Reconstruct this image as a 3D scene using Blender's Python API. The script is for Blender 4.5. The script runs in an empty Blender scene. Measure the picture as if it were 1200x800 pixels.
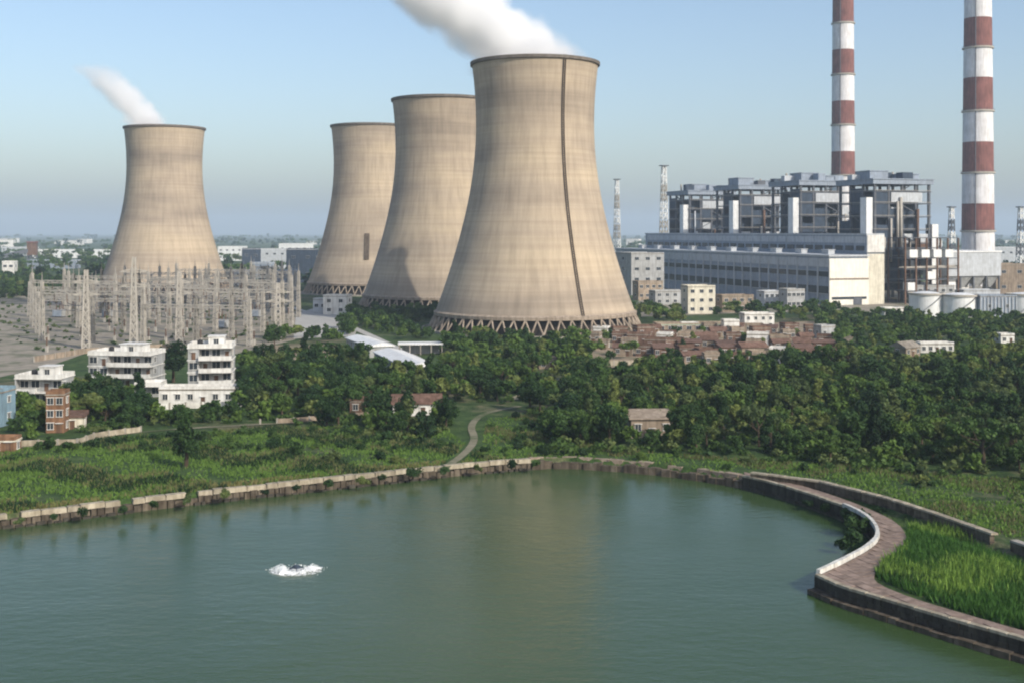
import bpy, math, random
import numpy as np
from mathutils import Vector, Matrix

R = math.radians
random.seed(7)
rng = np.random.default_rng(11)
scene = bpy.context.scene
col = scene.collection

# ------------------------------------------------------------------ camera, sky, sun, exposure
CAM_Z, FPX, HORIZON = 46.0, 1400.0, 272.0          # drone height above the plant, focal length in photo pixels, horizon row
cam_d = bpy.data.cameras.new('camera')
cam = bpy.data.objects.new('camera', cam_d)
col.objects.link(cam)
cam.location = (0, 0, CAM_Z)
cam.rotation_euler = (R(90), 0, 0)
cam_d.sensor_width = 36
cam_d.lens = 36 * FPX / 1200
cam_d.shift_y = -(400 - HORIZON) / 1200
cam_d.clip_start = 0.5
cam_d.clip_end = 60000
scene.camera = cam

SUN_EL, SUN_AZ = 33.0, 43.0                         # sun behind the camera, well off to the side
sun_vec = Vector((math.sin(R(SUN_AZ)) * math.cos(R(SUN_EL)), -math.cos(R(SUN_AZ)) * math.cos(R(SUN_EL)), math.sin(R(SUN_EL))))
world = bpy.data.worlds.new('World')
scene.world = world
world.use_nodes = True
wn = world.node_tree.nodes
wn.clear()
w_out = wn.new('ShaderNodeOutputWorld')
w_bg = wn.new('ShaderNodeBackground')
w_sky = wn.new('ShaderNodeTexSky')
w_sky.sky_type = 'NISHITA'
w_sky.sun_disc = False
w_sky.sun_elevation = R(SUN_EL)
w_sky.sun_rotation = math.atan2(sun_vec.x, sun_vec.y)
w_sky.altitude = 50
w_sky.air_density = 1.0
w_sky.dust_density = 2.2
w_sky.ozone_density = 1.8
w_bg.inputs['Strength'].default_value = 0.15
world.node_tree.links.new(w_sky.outputs[0], w_bg.inputs[0])
world.node_tree.links.new(w_bg.outputs[0], w_out.inputs[0])

sun_d = bpy.data.lights.new('sun', 'SUN')
sun_d.energy = 3.6
sun_d.angle = R(0.53)
sun_d.color = (1.0, 0.93, 0.82)
sun = bpy.data.objects.new('sun', sun_d)
col.objects.link(sun)
sun.rotation_euler = sun_vec.to_track_quat('Z', 'Y').to_euler()
sun.location = (200, -200, 400)

scene.view_settings.view_transform = 'Standard'
scene.view_settings.look = 'None'
scene.view_settings.gamma = 1
scene.view_settings.use_curve_mapping = False
scene.view_settings.exposure = 0.22
scene.render.engine = 'CYCLES'
cy = scene.cycles
cy.use_denoising = True
cy.denoiser = 'OPENIMAGEDENOISE'
cy.max_bounces = 12
cy.diffuse_bounces = 2
cy.glossy_bounces = 3
cy.transmission_bounces = 2
cy.transparent_max_bounces = 8
cy.volume_bounces = 10
cy.volume_max_steps = 256
cy.filter_width = 2.1

# ------------------------------------------------------------------ pixel to place
def G(px, py, z=0.0):
    D = FPX * (CAM_Z - z) / (py - HORIZON)
    return ((px - 600) / FPX * D, D)
def X(px, D):
    return (px - 600) / FPX * D
def Z(py, D):
    return CAM_Z - (py - HORIZON) / FPX * D

# ------------------------------------------------------------------ materials
def mat(name):
    m = bpy.data.materials.new(name)
    m.use_nodes = True
    nt = m.node_tree
    b = nt.nodes['Principled BSDF']
    b.inputs['Specular IOR Level'].default_value = 0.25
    return m, nt, b
def lk(nt, a, b): nt.links.new(a, b)
def math_node(nt, op, a, b=None, c=None, clamp=False):
    n = nt.nodes.new('ShaderNodeMath'); n.operation = op; n.use_clamp = clamp
    for i, v in enumerate((a, b, c)):
        if v is None: continue
        if isinstance(v, (int, float)): n.inputs[i].default_value = v
        else: lk(nt, v, n.inputs[i])
    return n.outputs[0]
def noise(nt, vec, scale, detail=4, rough=0.55, dims='3D', w=None):
    n = nt.nodes.new('ShaderNodeTexNoise'); n.noise_dimensions = dims
    n.inputs['Scale'].default_value = scale; n.inputs['Detail'].default_value = detail; n.inputs['Roughness'].default_value = rough
    if vec is not None and dims != '1D': lk(nt, vec, n.inputs['Vector'])
    if w is not None: lk(nt, w, n.inputs['W'])
    return n.outputs[0]
def ramp(nt, fac, stops):
    n = nt.nodes.new('ShaderNodeValToRGB')
    e = n.color_ramp.elements
    while len(e) < len(stops): e.new(0.5)
    for k, (p, c) in enumerate(stops):
        e[k].position = p; e[k].color = (*c, 1)
    lk(nt, fac, n.inputs[0])
    return n.outputs[0]
def mixc(nt, fac, a, b, mode='MIX'):
    n = nt.nodes.new('ShaderNodeMix'); n.data_type = 'RGBA'; n.blend_type = mode
    for s, v in ((n.inputs[0], fac), (n.inputs[6], a), (n.inputs[7], b)):
        if isinstance(v, (int, float)): s.default_value = v
        elif isinstance(v, tuple): s.default_value = (*v, 1)
        else: lk(nt, v, s)
    return n.outputs[2]
def bump(nt, b, h, strength=0.3, dist=0.1):
    n = nt.nodes.new('ShaderNodeBump'); n.inputs['Strength'].default_value = strength; n.inputs['Distance'].default_value = dist
    lk(nt, h, n.inputs['Height']); lk(nt, n.outputs[0], b.inputs['Normal'])
def coords(nt, out='Object'):
    return nt.nodes.new('ShaderNodeTexCoord').outputs[out]
def pos(nt):
    return nt.nodes.new('ShaderNodeNewGeometry').outputs['Position']
def objrand(nt):
    return nt.nodes.new('ShaderNodeObjectInfo').outputs['Random']

def plain(name, c, rough=0.8, var=0.25, scale=0.35, metallic=0.0, streak=True, per_object=0.0):
    """painted, plastered or steel surface with weather stains"""
    m, nt, b = mat(name)
    p = pos(nt)
    n1 = noise(nt, p, scale, 6, 0.6)
    base = mixc(nt, ramp(nt, n1, [(0.32, (1 - var,) * 3), (0.68, (1 + var * 0.3,) * 3)]), c, c, 'MIX')
    base = mixc(nt, 1.0, c, ramp(nt, n1, [(0.32, (1 - var, 1 - var * 1.05, 1 - var * 1.15)), (0.68, (1, 1, 1))]), 'MULTIPLY')
    if streak:
        mp = nt.nodes.new('ShaderNodeMapping'); mp.inputs['Scale'].default_value = (1.3, 1.3, 0.12); lk(nt, p, mp.inputs[0])
        n2 = noise(nt, mp.outputs[0], 0.8, 4, 0.6)
        base = mixc(nt, 1.0, base, ramp(nt, n2, [(0.38, (1 - var, 1 - var * 1.05, 1 - var * 1.1)), (0.6, (1, 1, 1))]), 'MULTIPLY')
    if per_object:
        base = mixc(nt, 1.0, base, ramp(nt, objrand(nt), [(0, (1 - per_object,) * 3), (1, (1, 1, 1))]), 'MULTIPLY')
    lk(nt, base, b.inputs['Base Color'])
    b.inputs['Roughness'].default_value = rough
    b.inputs['Metallic'].default_value = metallic
    bump(nt, b, noise(nt, p, 3.0, 3), 0.15, 0.05)
    return m

M = {}
M['white_wall'] = plain('white_plaster', (0.78, 0.77, 0.73), var=0.22)
M['cream_wall'] = plain('cream_plaster', (0.72, 0.68, 0.56), var=0.22)
M['gable_cream'] = plain('off_white_cladding', (0.82, 0.79, 0.70), var=0.12)
M['grey_wall'] = plain('grey_plaster', (0.42, 0.43, 0.43), var=0.25)
M['bluegrey'] = plain('blue_grey_cladding', (0.30, 0.35, 0.42), var=0.2)
M['palegrey'] = plain('pale_grey_cladding', (0.52, 0.55, 0.58), var=0.2)
M['darkblue'] = plain('dark_blue_cladding', (0.055, 0.08, 0.12), var=0.3)
M['steel'] = plain('dark_structural_steel', (0.11, 0.12, 0.14), 0.6, 0.35, streak=False)
M['steel_light'] = plain('galvanised_steel', (0.44, 0.41, 0.36), 0.6, 0.25, streak=False)
M['rust'] = plain('rusty_steel', (0.20, 0.12, 0.08), 0.85, 0.4)
M['white_metal'] = plain('white_sheet_metal', (0.80, 0.81, 0.80), 0.5, 0.15)
M['brick'] = plain('red_brick', (0.25, 0.155, 0.115), 0.9, 0.4, 0.6, per_object=0.35)
M['terracotta'] = plain('terracotta_roof', (0.23, 0.14, 0.105), 0.9, 0.4, 0.7, per_object=0.3)
M['orange_plaster'] = plain('orange_brown_plaster', (0.30, 0.17, 0.10), 0.9, 0.4)
M['mudwall'] = plain('weathered_beige_wall', (0.42, 0.34, 0.26), 0.9, 0.35, per_object=0.25)
M['slab'] = plain('weathered_roof_slab', (0.40, 0.36, 0.30), 0.9, 0.35, per_object=0.3)
M['green_roof'] = plain('pale_green_sheet', (0.42, 0.53, 0.40), 0.6, 0.2)
M['blue_paint'] = plain('sky_blue_plaster', (0.24, 0.36, 0.44), 0.8, 0.25)
M['glass'] = plain('dark_window_glass', (0.035, 0.045, 0.055), 0.15, 0.2, streak=False)
M['opening'] = plain('dark_interior', (0.03, 0.03, 0.032), 0.9, 0.2, streak=False)
M['red_band'] = plain('faded_red_paint', (0.27, 0.115, 0.098), 0.8, 0.35, 0.12)
M['white_band'] = plain('white_paint', (0.80, 0.79, 0.80), 0.75, 0.2, 0.12)
M['bare_concrete'] = plain('bare_concrete', (0.42, 0.39, 0.34), 0.9, 0.3)
M['coping'] = plain('pale_coping_stone', (0.52, 0.46, 0.35), 0.9, 0.35, 0.7, per_object=0.3)
M['coping_white'] = plain('whitewashed_coping', (0.74, 0.73, 0.68), 0.85, 0.25, 0.9, per_object=0.12)
M['stone_wet'] = plain('damp_dark_stone', (0.080, 0.072, 0.058), 0.75, 0.45, 0.8, per_object=0.35)
M['stone_brown'] = plain('brown_stone_masonry', (0.20, 0.165, 0.125), 0.9, 0.5, 0.9, per_object=0.4)
M['paving'] = plain('pinkish_paving', (0.36, 0.27, 0.22), 0.9, 0.3, 0.6, per_object=0.3)
M['bark'] = plain('bark', (0.10, 0.075, 0.05), 0.95, 0.4, 2.0)

# concrete of the cooling tower shells: lift joints, streaks and broad bands, all in the tower's own coordinates
def shell_material():
    m, nt, b = mat('tower_concrete')
    tc = coords(nt)
    sp = nt.nodes.new('ShaderNodeSeparateXYZ'); lk(nt, tc, sp.inputs[0])
    ang = math_node(nt, 'ARCTAN2', sp.outputs[1], sp.outputs[0])
    z = sp.outputs[2]
    rnd = objrand(nt)
    cb = nt.nodes.new('ShaderNodeCombineXYZ')
    lk(nt, math_node(nt, 'MULTIPLY', ang, 9.0), cb.inputs[0]); lk(nt, math_node(nt, 'MULTIPLY', z, 0.035), cb.inputs[1]); lk(nt, math_node(nt, 'MULTIPLY', rnd, 40.0), cb.inputs[2])
    streak = noise(nt, cb.outputs[0], 1.6, 6, 0.6)
    cb2 = nt.nodes.new('ShaderNodeCombineXYZ')
    lk(nt, math_node(nt, 'MULTIPLY', ang, 0.22), cb2.inputs[0]); lk(nt, math_node(nt, 'MULTIPLY', z, 0.03), cb2.inputs[1]); lk(nt, math_node(nt, 'MULTIPLY', rnd, 60.0), cb2.inputs[2])
    broad = noise(nt, cb2.outputs[0], 1.7, 3, 0.5)
    c = ramp(nt, broad, [(0.34, (0.315, 0.262, 0.205)), (0.50, (0.425, 0.350, 0.264)), (0.66, (0.490, 0.402, 0.290))])
    c = mixc(nt, 1.0, c, ramp(nt, streak, [(0.30, (0.80, 0.79, 0.78)), (0.6, (1.02, 1.01, 1.0))]), 'MULTIPLY')
    cb3 = nt.nodes.new('ShaderNodeCombineXYZ'); lk(nt, math_node(nt, 'MULTIPLY', z, 0.4), cb3.inputs[1]); lk(nt, math_node(nt, 'MULTIPLY', ang, 0.25), cb3.inputs[0])
    lift = noise(nt, cb3.outputs[0], 1.5, 3, 0.6)
    c = mixc(nt, 1.0, c, ramp(nt, lift, [(0.35, (0.90, 0.89, 0.88)), (0.6, (1.0, 1.0, 1.0))]), 'MULTIPLY')
    # thin lift joints every 2.4 m and formwork lines
    fz = math_node(nt, 'FRACT', math_node(nt, 'MULTIPLY', z, 1 / 2.4))
    jl = math_node(nt, 'LESS_THAN', fz, 0.1)
    fa = math_node(nt, 'FRACT', math_node(nt, 'MULTIPLY', ang, 96 / (2 * math.pi)))
    ja = math_node(nt, 'LESS_THAN', fa, 0.10)
    j = math_node(nt, 'MAXIMUM', jl, ja)
    c = mixc(nt, math_node(nt, 'MULTIPLY', j, 0.10), c, (0.16, 0.13, 0.10))
    # rain-darkened collar under the rim and blotches
    col_z = nt.nodes.new('ShaderNodeMapRange'); lk(nt, z, col_z.inputs[0])
    col_z.inputs[1].default_value = 117; col_z.inputs[2].default_value = 126; col_z.inputs[3].default_value = 0; col_z.inputs[4].default_value = 0.28
    c = mixc(nt, math_node(nt, 'MULTIPLY', col_z.outputs[0], streak), c, (0.12, 0.11, 0.10))
    lk(nt, c, b.inputs['Base Color'])
    b.inputs['Roughness'].default_value = 0.9
    bump(nt, b, math_node(nt, 'SUBTRACT', streak, math_node(nt, 'MULTIPLY', j, 0.4)), 0.25, 0.25)
    return m
M['shell'] = shell_material()
M['rim'] = plain('dark_rim_concrete', (0.20, 0.175, 0.15), 0.9, 0.3)
M['ladder_steel'] = plain('weathered_ladder_steel', (0.17, 0.135, 0.105), 0.85, 0.3)
M['leg_conc'] = plain('column_concrete', (0.40, 0.33, 0.26), 0.9, 0.3)
M['fill'] = plain('cooling_fill', (0.055, 0.045, 0.038), 0.95, 0.4)

def ground_material():
    m, nt, b = mat('ground_cover')
    p = pos(nt)
    a = noise(nt, p, 0.02, 6, 0.6)
    f = noise(nt, p, 0.22, 6, 0.65)
    ff = noise(nt, p, 1.6, 3, 0.7)
    g = ramp(nt, f, [(0.30, (0.018, 0.038, 0.010)), (0.50, (0.042, 0.084, 0.018)), (0.70, (0.085, 0.130, 0.034))])
    d = ramp(nt, f, [(0.3, (0.10, 0.085, 0.05)), (0.7, (0.22, 0.185, 0.12))])
    k = ramp(nt, math_node(nt, 'ADD', math_node(nt, 'MULTIPLY', a, 0.7), math_node(nt, 'MULTIPLY', f, 0.3)), [(0.52, (0, 0, 0)), (0.64, (1, 1, 1))])
    c = mixc(nt, k, g, d)
    c = mixc(nt, 1.0, c, ramp(nt, ff, [(0.3, (0.65,) * 3), (0.7, (1.1,) * 3)]), 'MULTIPLY')
    lk(nt, c, b.inputs['Base Color'])
    b.inputs['Roughness'].default_value = 0.95
    bump(nt, b, math_node(nt, 'ADD', f, ff), 0.8, 0.5)
    return m
M['ground'] = ground_material()

def soil(name, c1, c2, green=0.0):
    m, nt, b = mat(name)
    p = pos(nt)
    f = noise(nt, p, 0.18, 7, 0.68)
    c = ramp(nt, f, [(0.3, c1), (0.7, c2)])
    if green:
        g = noise(nt, p, 0.07, 5, 0.6)
        c = mixc(nt, math_node(nt, 'MULTIPLY', ramp(nt, g, [(0.5, (0, 0, 0)), (0.6, (1, 1, 1))]), green), c, (0.06, 0.085, 0.03))
    lk(nt, c, b.inputs['Base Color'])
    b.inputs['Roughness'].default_value = 0.95
    bump(nt, b, noise(nt, p, 1.2, 4), 0.6, 0.3)
    return m
M['gravel'] = soil('switchyard_gravel', (0.20, 0.175, 0.14), (0.33, 0.29, 0.23), 0.6)
M['dirt'] = soil('bare_dirt', (0.20, 0.155, 0.105), (0.36, 0.28, 0.20), 0.5)
M['trail'] = soil('faint_trail', (0.11, 0.11, 0.06), (0.27, 0.24, 0.17), 0.8)
M['track'] = soil('dusty_track', (0.20, 0.18, 0.12), (0.34, 0.30, 0.22), 0.5)
M['concrete_yard'] = soil('concrete_paving', (0.33, 0.32, 0.30), (0.44, 0.43, 0.40))
M['meadow'] = soil('bright_meadow', (0.055, 0.10, 0.020), (0.105, 0.18, 0.035))

def leaf_material(name, dark, light, transl=0.25):
    m, nt, b = mat(name)
    p = pos(nt)
    n = noise(nt, p, 0.45, 3, 0.6)
    n2 = noise(nt, p, 4.0, 2, 0.6)
    c = ramp(nt, math_node(nt, 'ADD', math_node(nt, 'MULTIPLY', n, 0.6), math_node(nt, 'MULTIPLY', n2, 0.4)), [(0.35, dark), (0.65, light)])
    c = mixc(nt, 1.0, c, ramp(nt, objrand(nt), [(0, (0.55, 0.62, 0.66)), (0.35, (0.9, 0.95, 0.95)), (0.7, (1.15, 1.1, 1.0)), (1, (1.7, 1.5, 1.15))]), 'MULTIPLY')
    lk(nt, c, b.inputs['Base Color'])
    b.inputs['Roughness'].default_value = 0.7
    tr = nt.nodes.new('ShaderNodeBsdfTranslucent'); lk(nt, c, tr.inputs[0])
    mx = nt.nodes.new('ShaderNodeMixShader'); mx.inputs[0].default_value = transl
    lk(nt, b.outputs[0], mx.inputs[1]); lk(nt, tr.outputs[0], mx.inputs[2])
    lk(nt, mx.outputs[0], nt.nodes['Material Output'].inputs[0])
    return m
M['leaf_dark'] = leaf_material('dark_foliage', (0.013, 0.036, 0.011), (0.034, 0.075, 0.020))
M['leaf_mid'] = leaf_material('mid_green_foliage', (0.030, 0.068, 0.015), (0.080, 0.140, 0.032))
M['leaf_olive'] = leaf_material('olive_foliage', (0.055, 0.085, 0.026), (0.125, 0.165, 0.055))
M['grass'] = leaf_material('grass_blades', (0.062, 0.130, 0.024), (0.145, 0.250, 0.055), 0.3)
M['dry_grass'] = leaf_material('dry_grass_blades', (0.13, 0.13, 0.045), (0.26, 0.235, 0.10), 0.3)
M['reed'] = leaf_material('reed_blades', (0.040, 0.120, 0.014), (0.110, 0.240, 0.034), 0.3)

def water_material():
    m, nt, b = mat('murky_water')
    p = pos(nt)
    a = noise(nt, p, 0.012, 3, 0.5)
    lk(nt, ramp(nt, a, [(0.3, (0.032, 0.064, 0.018)), (0.7, (0.046, 0.078, 0.028))]), b.inputs['Base Color'])
    wr = noise(nt, p, 0.03, 4, 0.6)
    lk(nt, math_node(nt, 'MULTIPLY_ADD', wr, 0.26, 0.07), b.inputs['Roughness'])
    b.inputs['IOR'].default_value = 1.33
    b.inputs['Specular IOR Level'].default_value = 0.5
    mp = nt.nodes.new('ShaderNodeMapping'); mp.inputs['Scale'].default_value = (0.7, 1.3, 1); lk(nt, p, mp.inputs[0])
    h = math_node(nt, 'ADD', noise(nt, mp.outputs[0], 0.55, 5, 0.6), math_node(nt, 'MULTIPLY', noise(nt, mp.outputs[0], 0.09, 2, 0.5), 1.5))
    bump(nt, b, h, 0.35, 0.25)
    return m
M['water'] = water_material()
M['foam'] = plain('white_water_foam', (0.88, 0.90, 0.90), 0.6, 0.08, 2.0, streak=False)

# ------------------------------------------------------------------ mesh helpers
class MB:
    def __init__(self): self.v = []; self.f = []; self.m = []
    def add(self, vs, fs, m=0):
        o = len(self.v); self.v += [tuple(v) for v in vs]
        for f in fs: self.f.append(tuple(i + o for i in f)); self.m.append(m)
        return self
    def box(self, c, s, rz=0.0, m=0, taper=1.0):
        cx, cy_, cz = c; hx, hy, hz = s[0] / 2, s[1] / 2, s[2] / 2
        ca, sa = math.cos(rz), math.sin(rz); vs = []
        for dz in (-1, 1):
            t = taper if dz > 0 else 1.0
            for dx, dy in ((-1, -1), (1, -1), (1, 1), (-1, 1)):
                x, y = dx * hx * t, dy * hy * t
                vs.append((cx + x * ca - y * sa, cy_ + x * sa + y * ca, cz + dz * hz))
        return self.add(vs, [(3, 2, 1, 0), (4, 5, 6, 7), (0, 1, 5, 4), (1, 2, 6, 5), (2, 3, 7, 6), (3, 0, 4, 7)], m)
    def beam(self, p, q, w, m=0, w2=None, n=4):
        p, q = Vector(p), Vector(q); d = (q - p)
        if d.length < 1e-6: return self
        d.normalize(); a = d.orthogonal().normalized() if abs(d.z) < 0.999 else Vector((1, 0, 0))
        if n == 4:
            up = Vector((0, 0, 1)) if abs(d.z) < 0.9 else Vector((1, 0, 0))
            a = d.cross(up).normalized()
        b = d.cross(a); w2 = w if w2 is None else w2; vs = []
        off = math.pi / 4 if n == 4 else 0
        k = 0.7071 if n == 4 else 0.5
        for c, ww in ((p, w), (q, w2)):
            for i in range(n):
                t = off + 2 * math.pi * i / n
                vs.append(c + (a * math.cos(t) + b * math.sin(t)) * ww * k)
        fs = [(i, (i + 1) % n, n + (i + 1) % n, n + i) for i in range(n)] + [tuple(range(n - 1, -1, -1)), tuple(range(n, 2 * n))]
        return self.add(vs, fs, m)
    def lathe(self, prof, n=48, m=0, cap0=False, cap1=False):
        vs = []; fs = []
        for r, z in prof:
            for i in range(n):
                t = 2 * math.pi * i / n; vs.append((r * math.cos(t), r * math.sin(t), z))
        for k in range(len(prof) - 1):
            for i in range(n):
                j = (i + 1) % n; fs.append((k * n + i, k * n + j, (k + 1) * n + j, (k + 1) * n + i))
        if cap0: fs.append(tuple(range(n - 1, -1, -1)))
        if cap1: fs.append(tuple(range((len(prof) - 1) * n, len(prof) * n)))
        return self.add(vs, fs, m)
    def poly(self, pts, z0, z1, m=0):
        n = len(pts)
        vs = [(x, y, z0) for x, y in pts] + [(x, y, z1) for x, y in pts]
        return self.add(vs, [tuple(range(n - 1, -1, -1)), tuple(range(n, 2 * n))] + [(i, (i + 1) % n, n + (i + 1) % n, n + i) for i in range(n)], m)
    def mesh(self, name, mats, smooth=False):
        me = bpy.data.meshes.new(name); me.from_pydata(self.v, [], self.f)
        for mm in (mats if isinstance(mats, (list, tuple)) else [mats]): me.materials.append(M[mm] if isinstance(mm, str) else mm)
        me.polygons.foreach_set('material_index', self.m)
        if smooth: me.polygons.foreach_set('use_smooth', [True] * len(me.polygons))
        me.update(); return me
    def build(self, name, mats, parent=None, smooth=False, loc=None, rz=0.0):
        return put(name, self.mesh(name, mats, smooth), parent, loc, rz)
def put(name, me, parent=None, loc=None, rz=0.0):
    if isinstance(me, tuple):                                  # a window: frame with its pane as a sub-part
        o = put(name, me[0], parent, loc, rz); put('pane', me[1], o); return o
    o = bpy.data.objects.new(name, me); col.objects.link(o)
    if parent is not None: o.parent = parent
    if loc is not None: o.location = loc
    o.rotation_euler = (0, 0, rz)
    return o
def tag(o, label, cat=None, group=None, kind=None):
    o['label'] = label
    if cat: o['category'] = cat
    if group: o['group'] = group
    if kind: o['kind'] = kind
    return o
def thing(name, label, cat, loc=(0, 0, 0), rz=0.0, group=None):
    o = bpy.data.objects.new(name, None); col.objects.link(o)
    o.empty_display_size = 0.5; o.location = loc; o.rotation_euler = (0, 0, rz)
    return tag(o, label, cat, group)
def copy_tree(o, parent=None):
    c = o.copy(); col.objects.link(c); c.parent = parent
    for ch in o.children: copy_tree(ch, c)
    return c
def struct(name, mb, mats, label):
    return tag(mb.build(name, mats), label, kind='structure')

def sheet(pts, z, m=0):
    mb = MB(); return mb.add([(x, y, z) for x, y in pts], [tuple(range(len(pts)))], m)
def offset_line(pts, d):
    """points shifted sideways by d (positive = to the travel direction's right-hand side)"""
    out = []
    n = len(pts)
    for i in range(n):
        a = Vector(pts[max(i - 1, 0)]); b = Vector(pts[min(i + 1, n - 1)])
        t = (b - a).normalized(); out.append((pts[i][0] + t.y * d, pts[i][1] - t.x * d))
    return out
def resample(pts, step):
    P = [Vector(p) for p in pts]; out = [P[0].copy()]; acc = 0.0
    for a, b in zip(P, P[1:]):
        L = (b - a).length; s = step - acc
        while s <= L:
            out.append(a.lerp(b, s / L)); s += step
        acc = L - (s - step)
    if (out[-1] - P[-1]).length > step * 0.35: out.append(P[-1].copy())
    return [tuple(p) for p in out]
def smooth_line(pts, it=2):
    for _ in range(it):
        q = [pts[0]]
        for a, b in zip(pts, pts[1:]):
            q.append((a[0] * .75 + b[0] * .25, a[1] * .75 + b[1] * .25)); q.append((a[0] * .25 + b[0] * .75, a[1] * .25 + b[1] * .75))
        q.append(pts[-1]); pts = q
    return pts
def ribbon(pts, w, z):
    l, r = offset_line(pts, -w / 2), offset_line(pts, w / 2)
    mb = MB(); n = len(pts)
    mb.add([(x, y, z) for x, y in l] + [(x, y, z) for x, y in r], [(i, n + i, n + i + 1, i + 1) for i in range(n - 1)])
    return mb

# ------------------------------------------------------------------ lake shore and terrain
WZ = -2.0                                                    # water level below the plant ground
shore_px = [(-130, 640), (0, 619), (100, 607), (200, 594), (300, 583), (400, 572), (500, 561), (600, 551), (660, 548), (720, 552), (800, 560), (870, 572)]
shore_a = smooth_line([G(x, y, WZ) for x, y in shore_px], 2)                                # soft stone edge of the far bank
PZ = 0.35                                                    # promenade level
prom_px = [(870, 558), (905, 566), (945, 578), (985, 592), (1012, 604), (1026, 618), (1028, 632), (1012, 645), (985, 659), (955, 673)]
shore_b = smooth_line([G(x, y, PZ) for x, y in prom_px], 2)                                  # promenade edge, curved part
tip_px = [(955, 673), (985, 687), (1050, 706), (1120, 727), (1200, 749), (1290, 775)]
shore_c = [G(x, y, PZ) for x, y in tip_px]                                                   # promenade edge, straight part
lake_poly = np.array(shore_a + shore_b + shore_c[1:] + [(115, 60), (110, -40), (-160, -40), (-190, 60), (-200, 130)])

def signed_inside(px, py, poly):
    """distance to the outline, positive inside"""
    d = np.full(px.shape, 1e9); ins = np.zeros(px.shape, bool); n = len(poly)
    for i in range(n):
        ax, ay = poly[i]; bx, by = poly[(i + 1) % n]
        ex, ey = bx - ax, by - ay; L = ex * ex + ey * ey + 1e-12
        t = np.clip(((px - ax) * ex + (py - ay) * ey) / L, 0, 1)
        d = np.minimum(d, np.hypot(px - ax - t * ex, py - ay - t * ey))
        c = ((ay > py) != (by > py)) & (px < (bx - ax) * (py - ay) / ((by - ay) if by != ay else 1e-12) + ax)
        ins ^= c
    return np.where(ins, d, -d)
canal_px = [(880, 553), (960, 563), (1040, 583), (1100, 602), (1165, 625), (1290, 668)]
canal = [G(x, y, 1.4) for x, y in canal_px]                  # top of the long retaining wall behind the promenade
def dist_line(px, py, pts):
    d = np.full(px.shape, 1e9)
    for (ax, ay), (bx, by) in zip(pts, pts[1:]):
        ex, ey = bx - ax, by - ay; L = ex * ex + ey * ey
        t = np.clip(((px - ax) * ex + (py - ay) * ey) / L, 0, 1)
        d = np.minimum(d, np.hypot(px - ax - t * ex, py - ay - t * ey))
    return d
ditch = offset_line(canal, 3.4)
def height(px, py):
    px = np.asarray(px, float); py = np.asarray(py, float)
    s = signed_inside(px, py, lake_poly)
    z = 0.10 * np.sin(px * 0.21 + 1.3) * np.sin(py * 0.17) + 0.06 * np.sin(px * 0.53 + py * 0.31)
    z = z * np.clip(1.2 - np.abs(py - 230) / 140, 0, 1)
    dd = dist_line(px, py, ditch)
    z = z - 1.1 * np.clip(1.6 - dd / 2.2, 0, 1) * (s < -3)
    return np.where(s > -1.0, np.minimum(z, np.clip(-(s + 1.0) * 2.5, -4.5, 0)), z)
def hz(x, y): return float(height(np.array([x]), np.array([y]))[0])

def grid_lines(lo, hi, step, far):
    a = list(np.arange(lo, hi + 1e-6, step)); s = step; x = a[-1]
    up = []
    while x < far: s *= 1.35; x += s; up.append(x)
    s = step; x = a[0]; dn = []
    while x > -far: s *= 1.35; x -= s; dn.append(x)
    return np.array(dn[::-1] + a + up)
gx = grid_lines(-125, 150, 1.25, 14000)
gy = grid_lines(105, 300, 1.25, 22000); gy = gy[gy > -600]
GX, GY = np.meshgrid(gx, gy)
near = (np.abs(GX) < 420) & (GY < 520) & (GY > -80)
GZ = np.zeros_like(GX); GZ[near] = height(GX[near], GY[near])
nx, ny = len(gx), len(gy)
idx = np.arange(nx * ny).reshape(ny, nx)
gf = np.stack([idx[:-1, :-1], idx[:-1, 1:], idx[1:, 1:], idx[1:, :-1]], -1).reshape(-1, 4)
def np_mesh(name, v, f, mats, smooth=False):
    me = bpy.data.meshes.new(name)
    v = np.ascontiguousarray(v, np.float32); f = np.ascontiguousarray(f, np.int32); k = f.shape[1]
    me.vertices.add(len(v)); me.vertices.foreach_set('co', v.ravel())
    me.loops.add(f.size); me.loops.foreach_set('vertex_index', f.ravel())
    me.polygons.add(len(f)); me.polygons.foreach_set('loop_start', np.arange(0, f.size, k, dtype=np.int32)); me.polygons.foreach_set('loop_total', np.full(len(f), k, np.int32))
    for mm in mats: me.materials.append(M[mm])
    if smooth: me.polygons.foreach_set('use_smooth', np.ones(len(f), bool))
    me.update(); me.validate(); return me
ground = put('ground', np_mesh('ground', np.stack([GX, GY, GZ], -1).reshape(-1, 3), gf, ['ground'], True))
tag(ground, 'flat green and brown land around the lake and power plant', kind='structure')

wp = offset_line([tuple(p) for p in lake_poly], 0)
water = struct('water', sheet([(-420, 330), (-420, -60), (320, -60), (320, 330)], WZ), 'water', 'calm murky green water of the lake')

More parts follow.
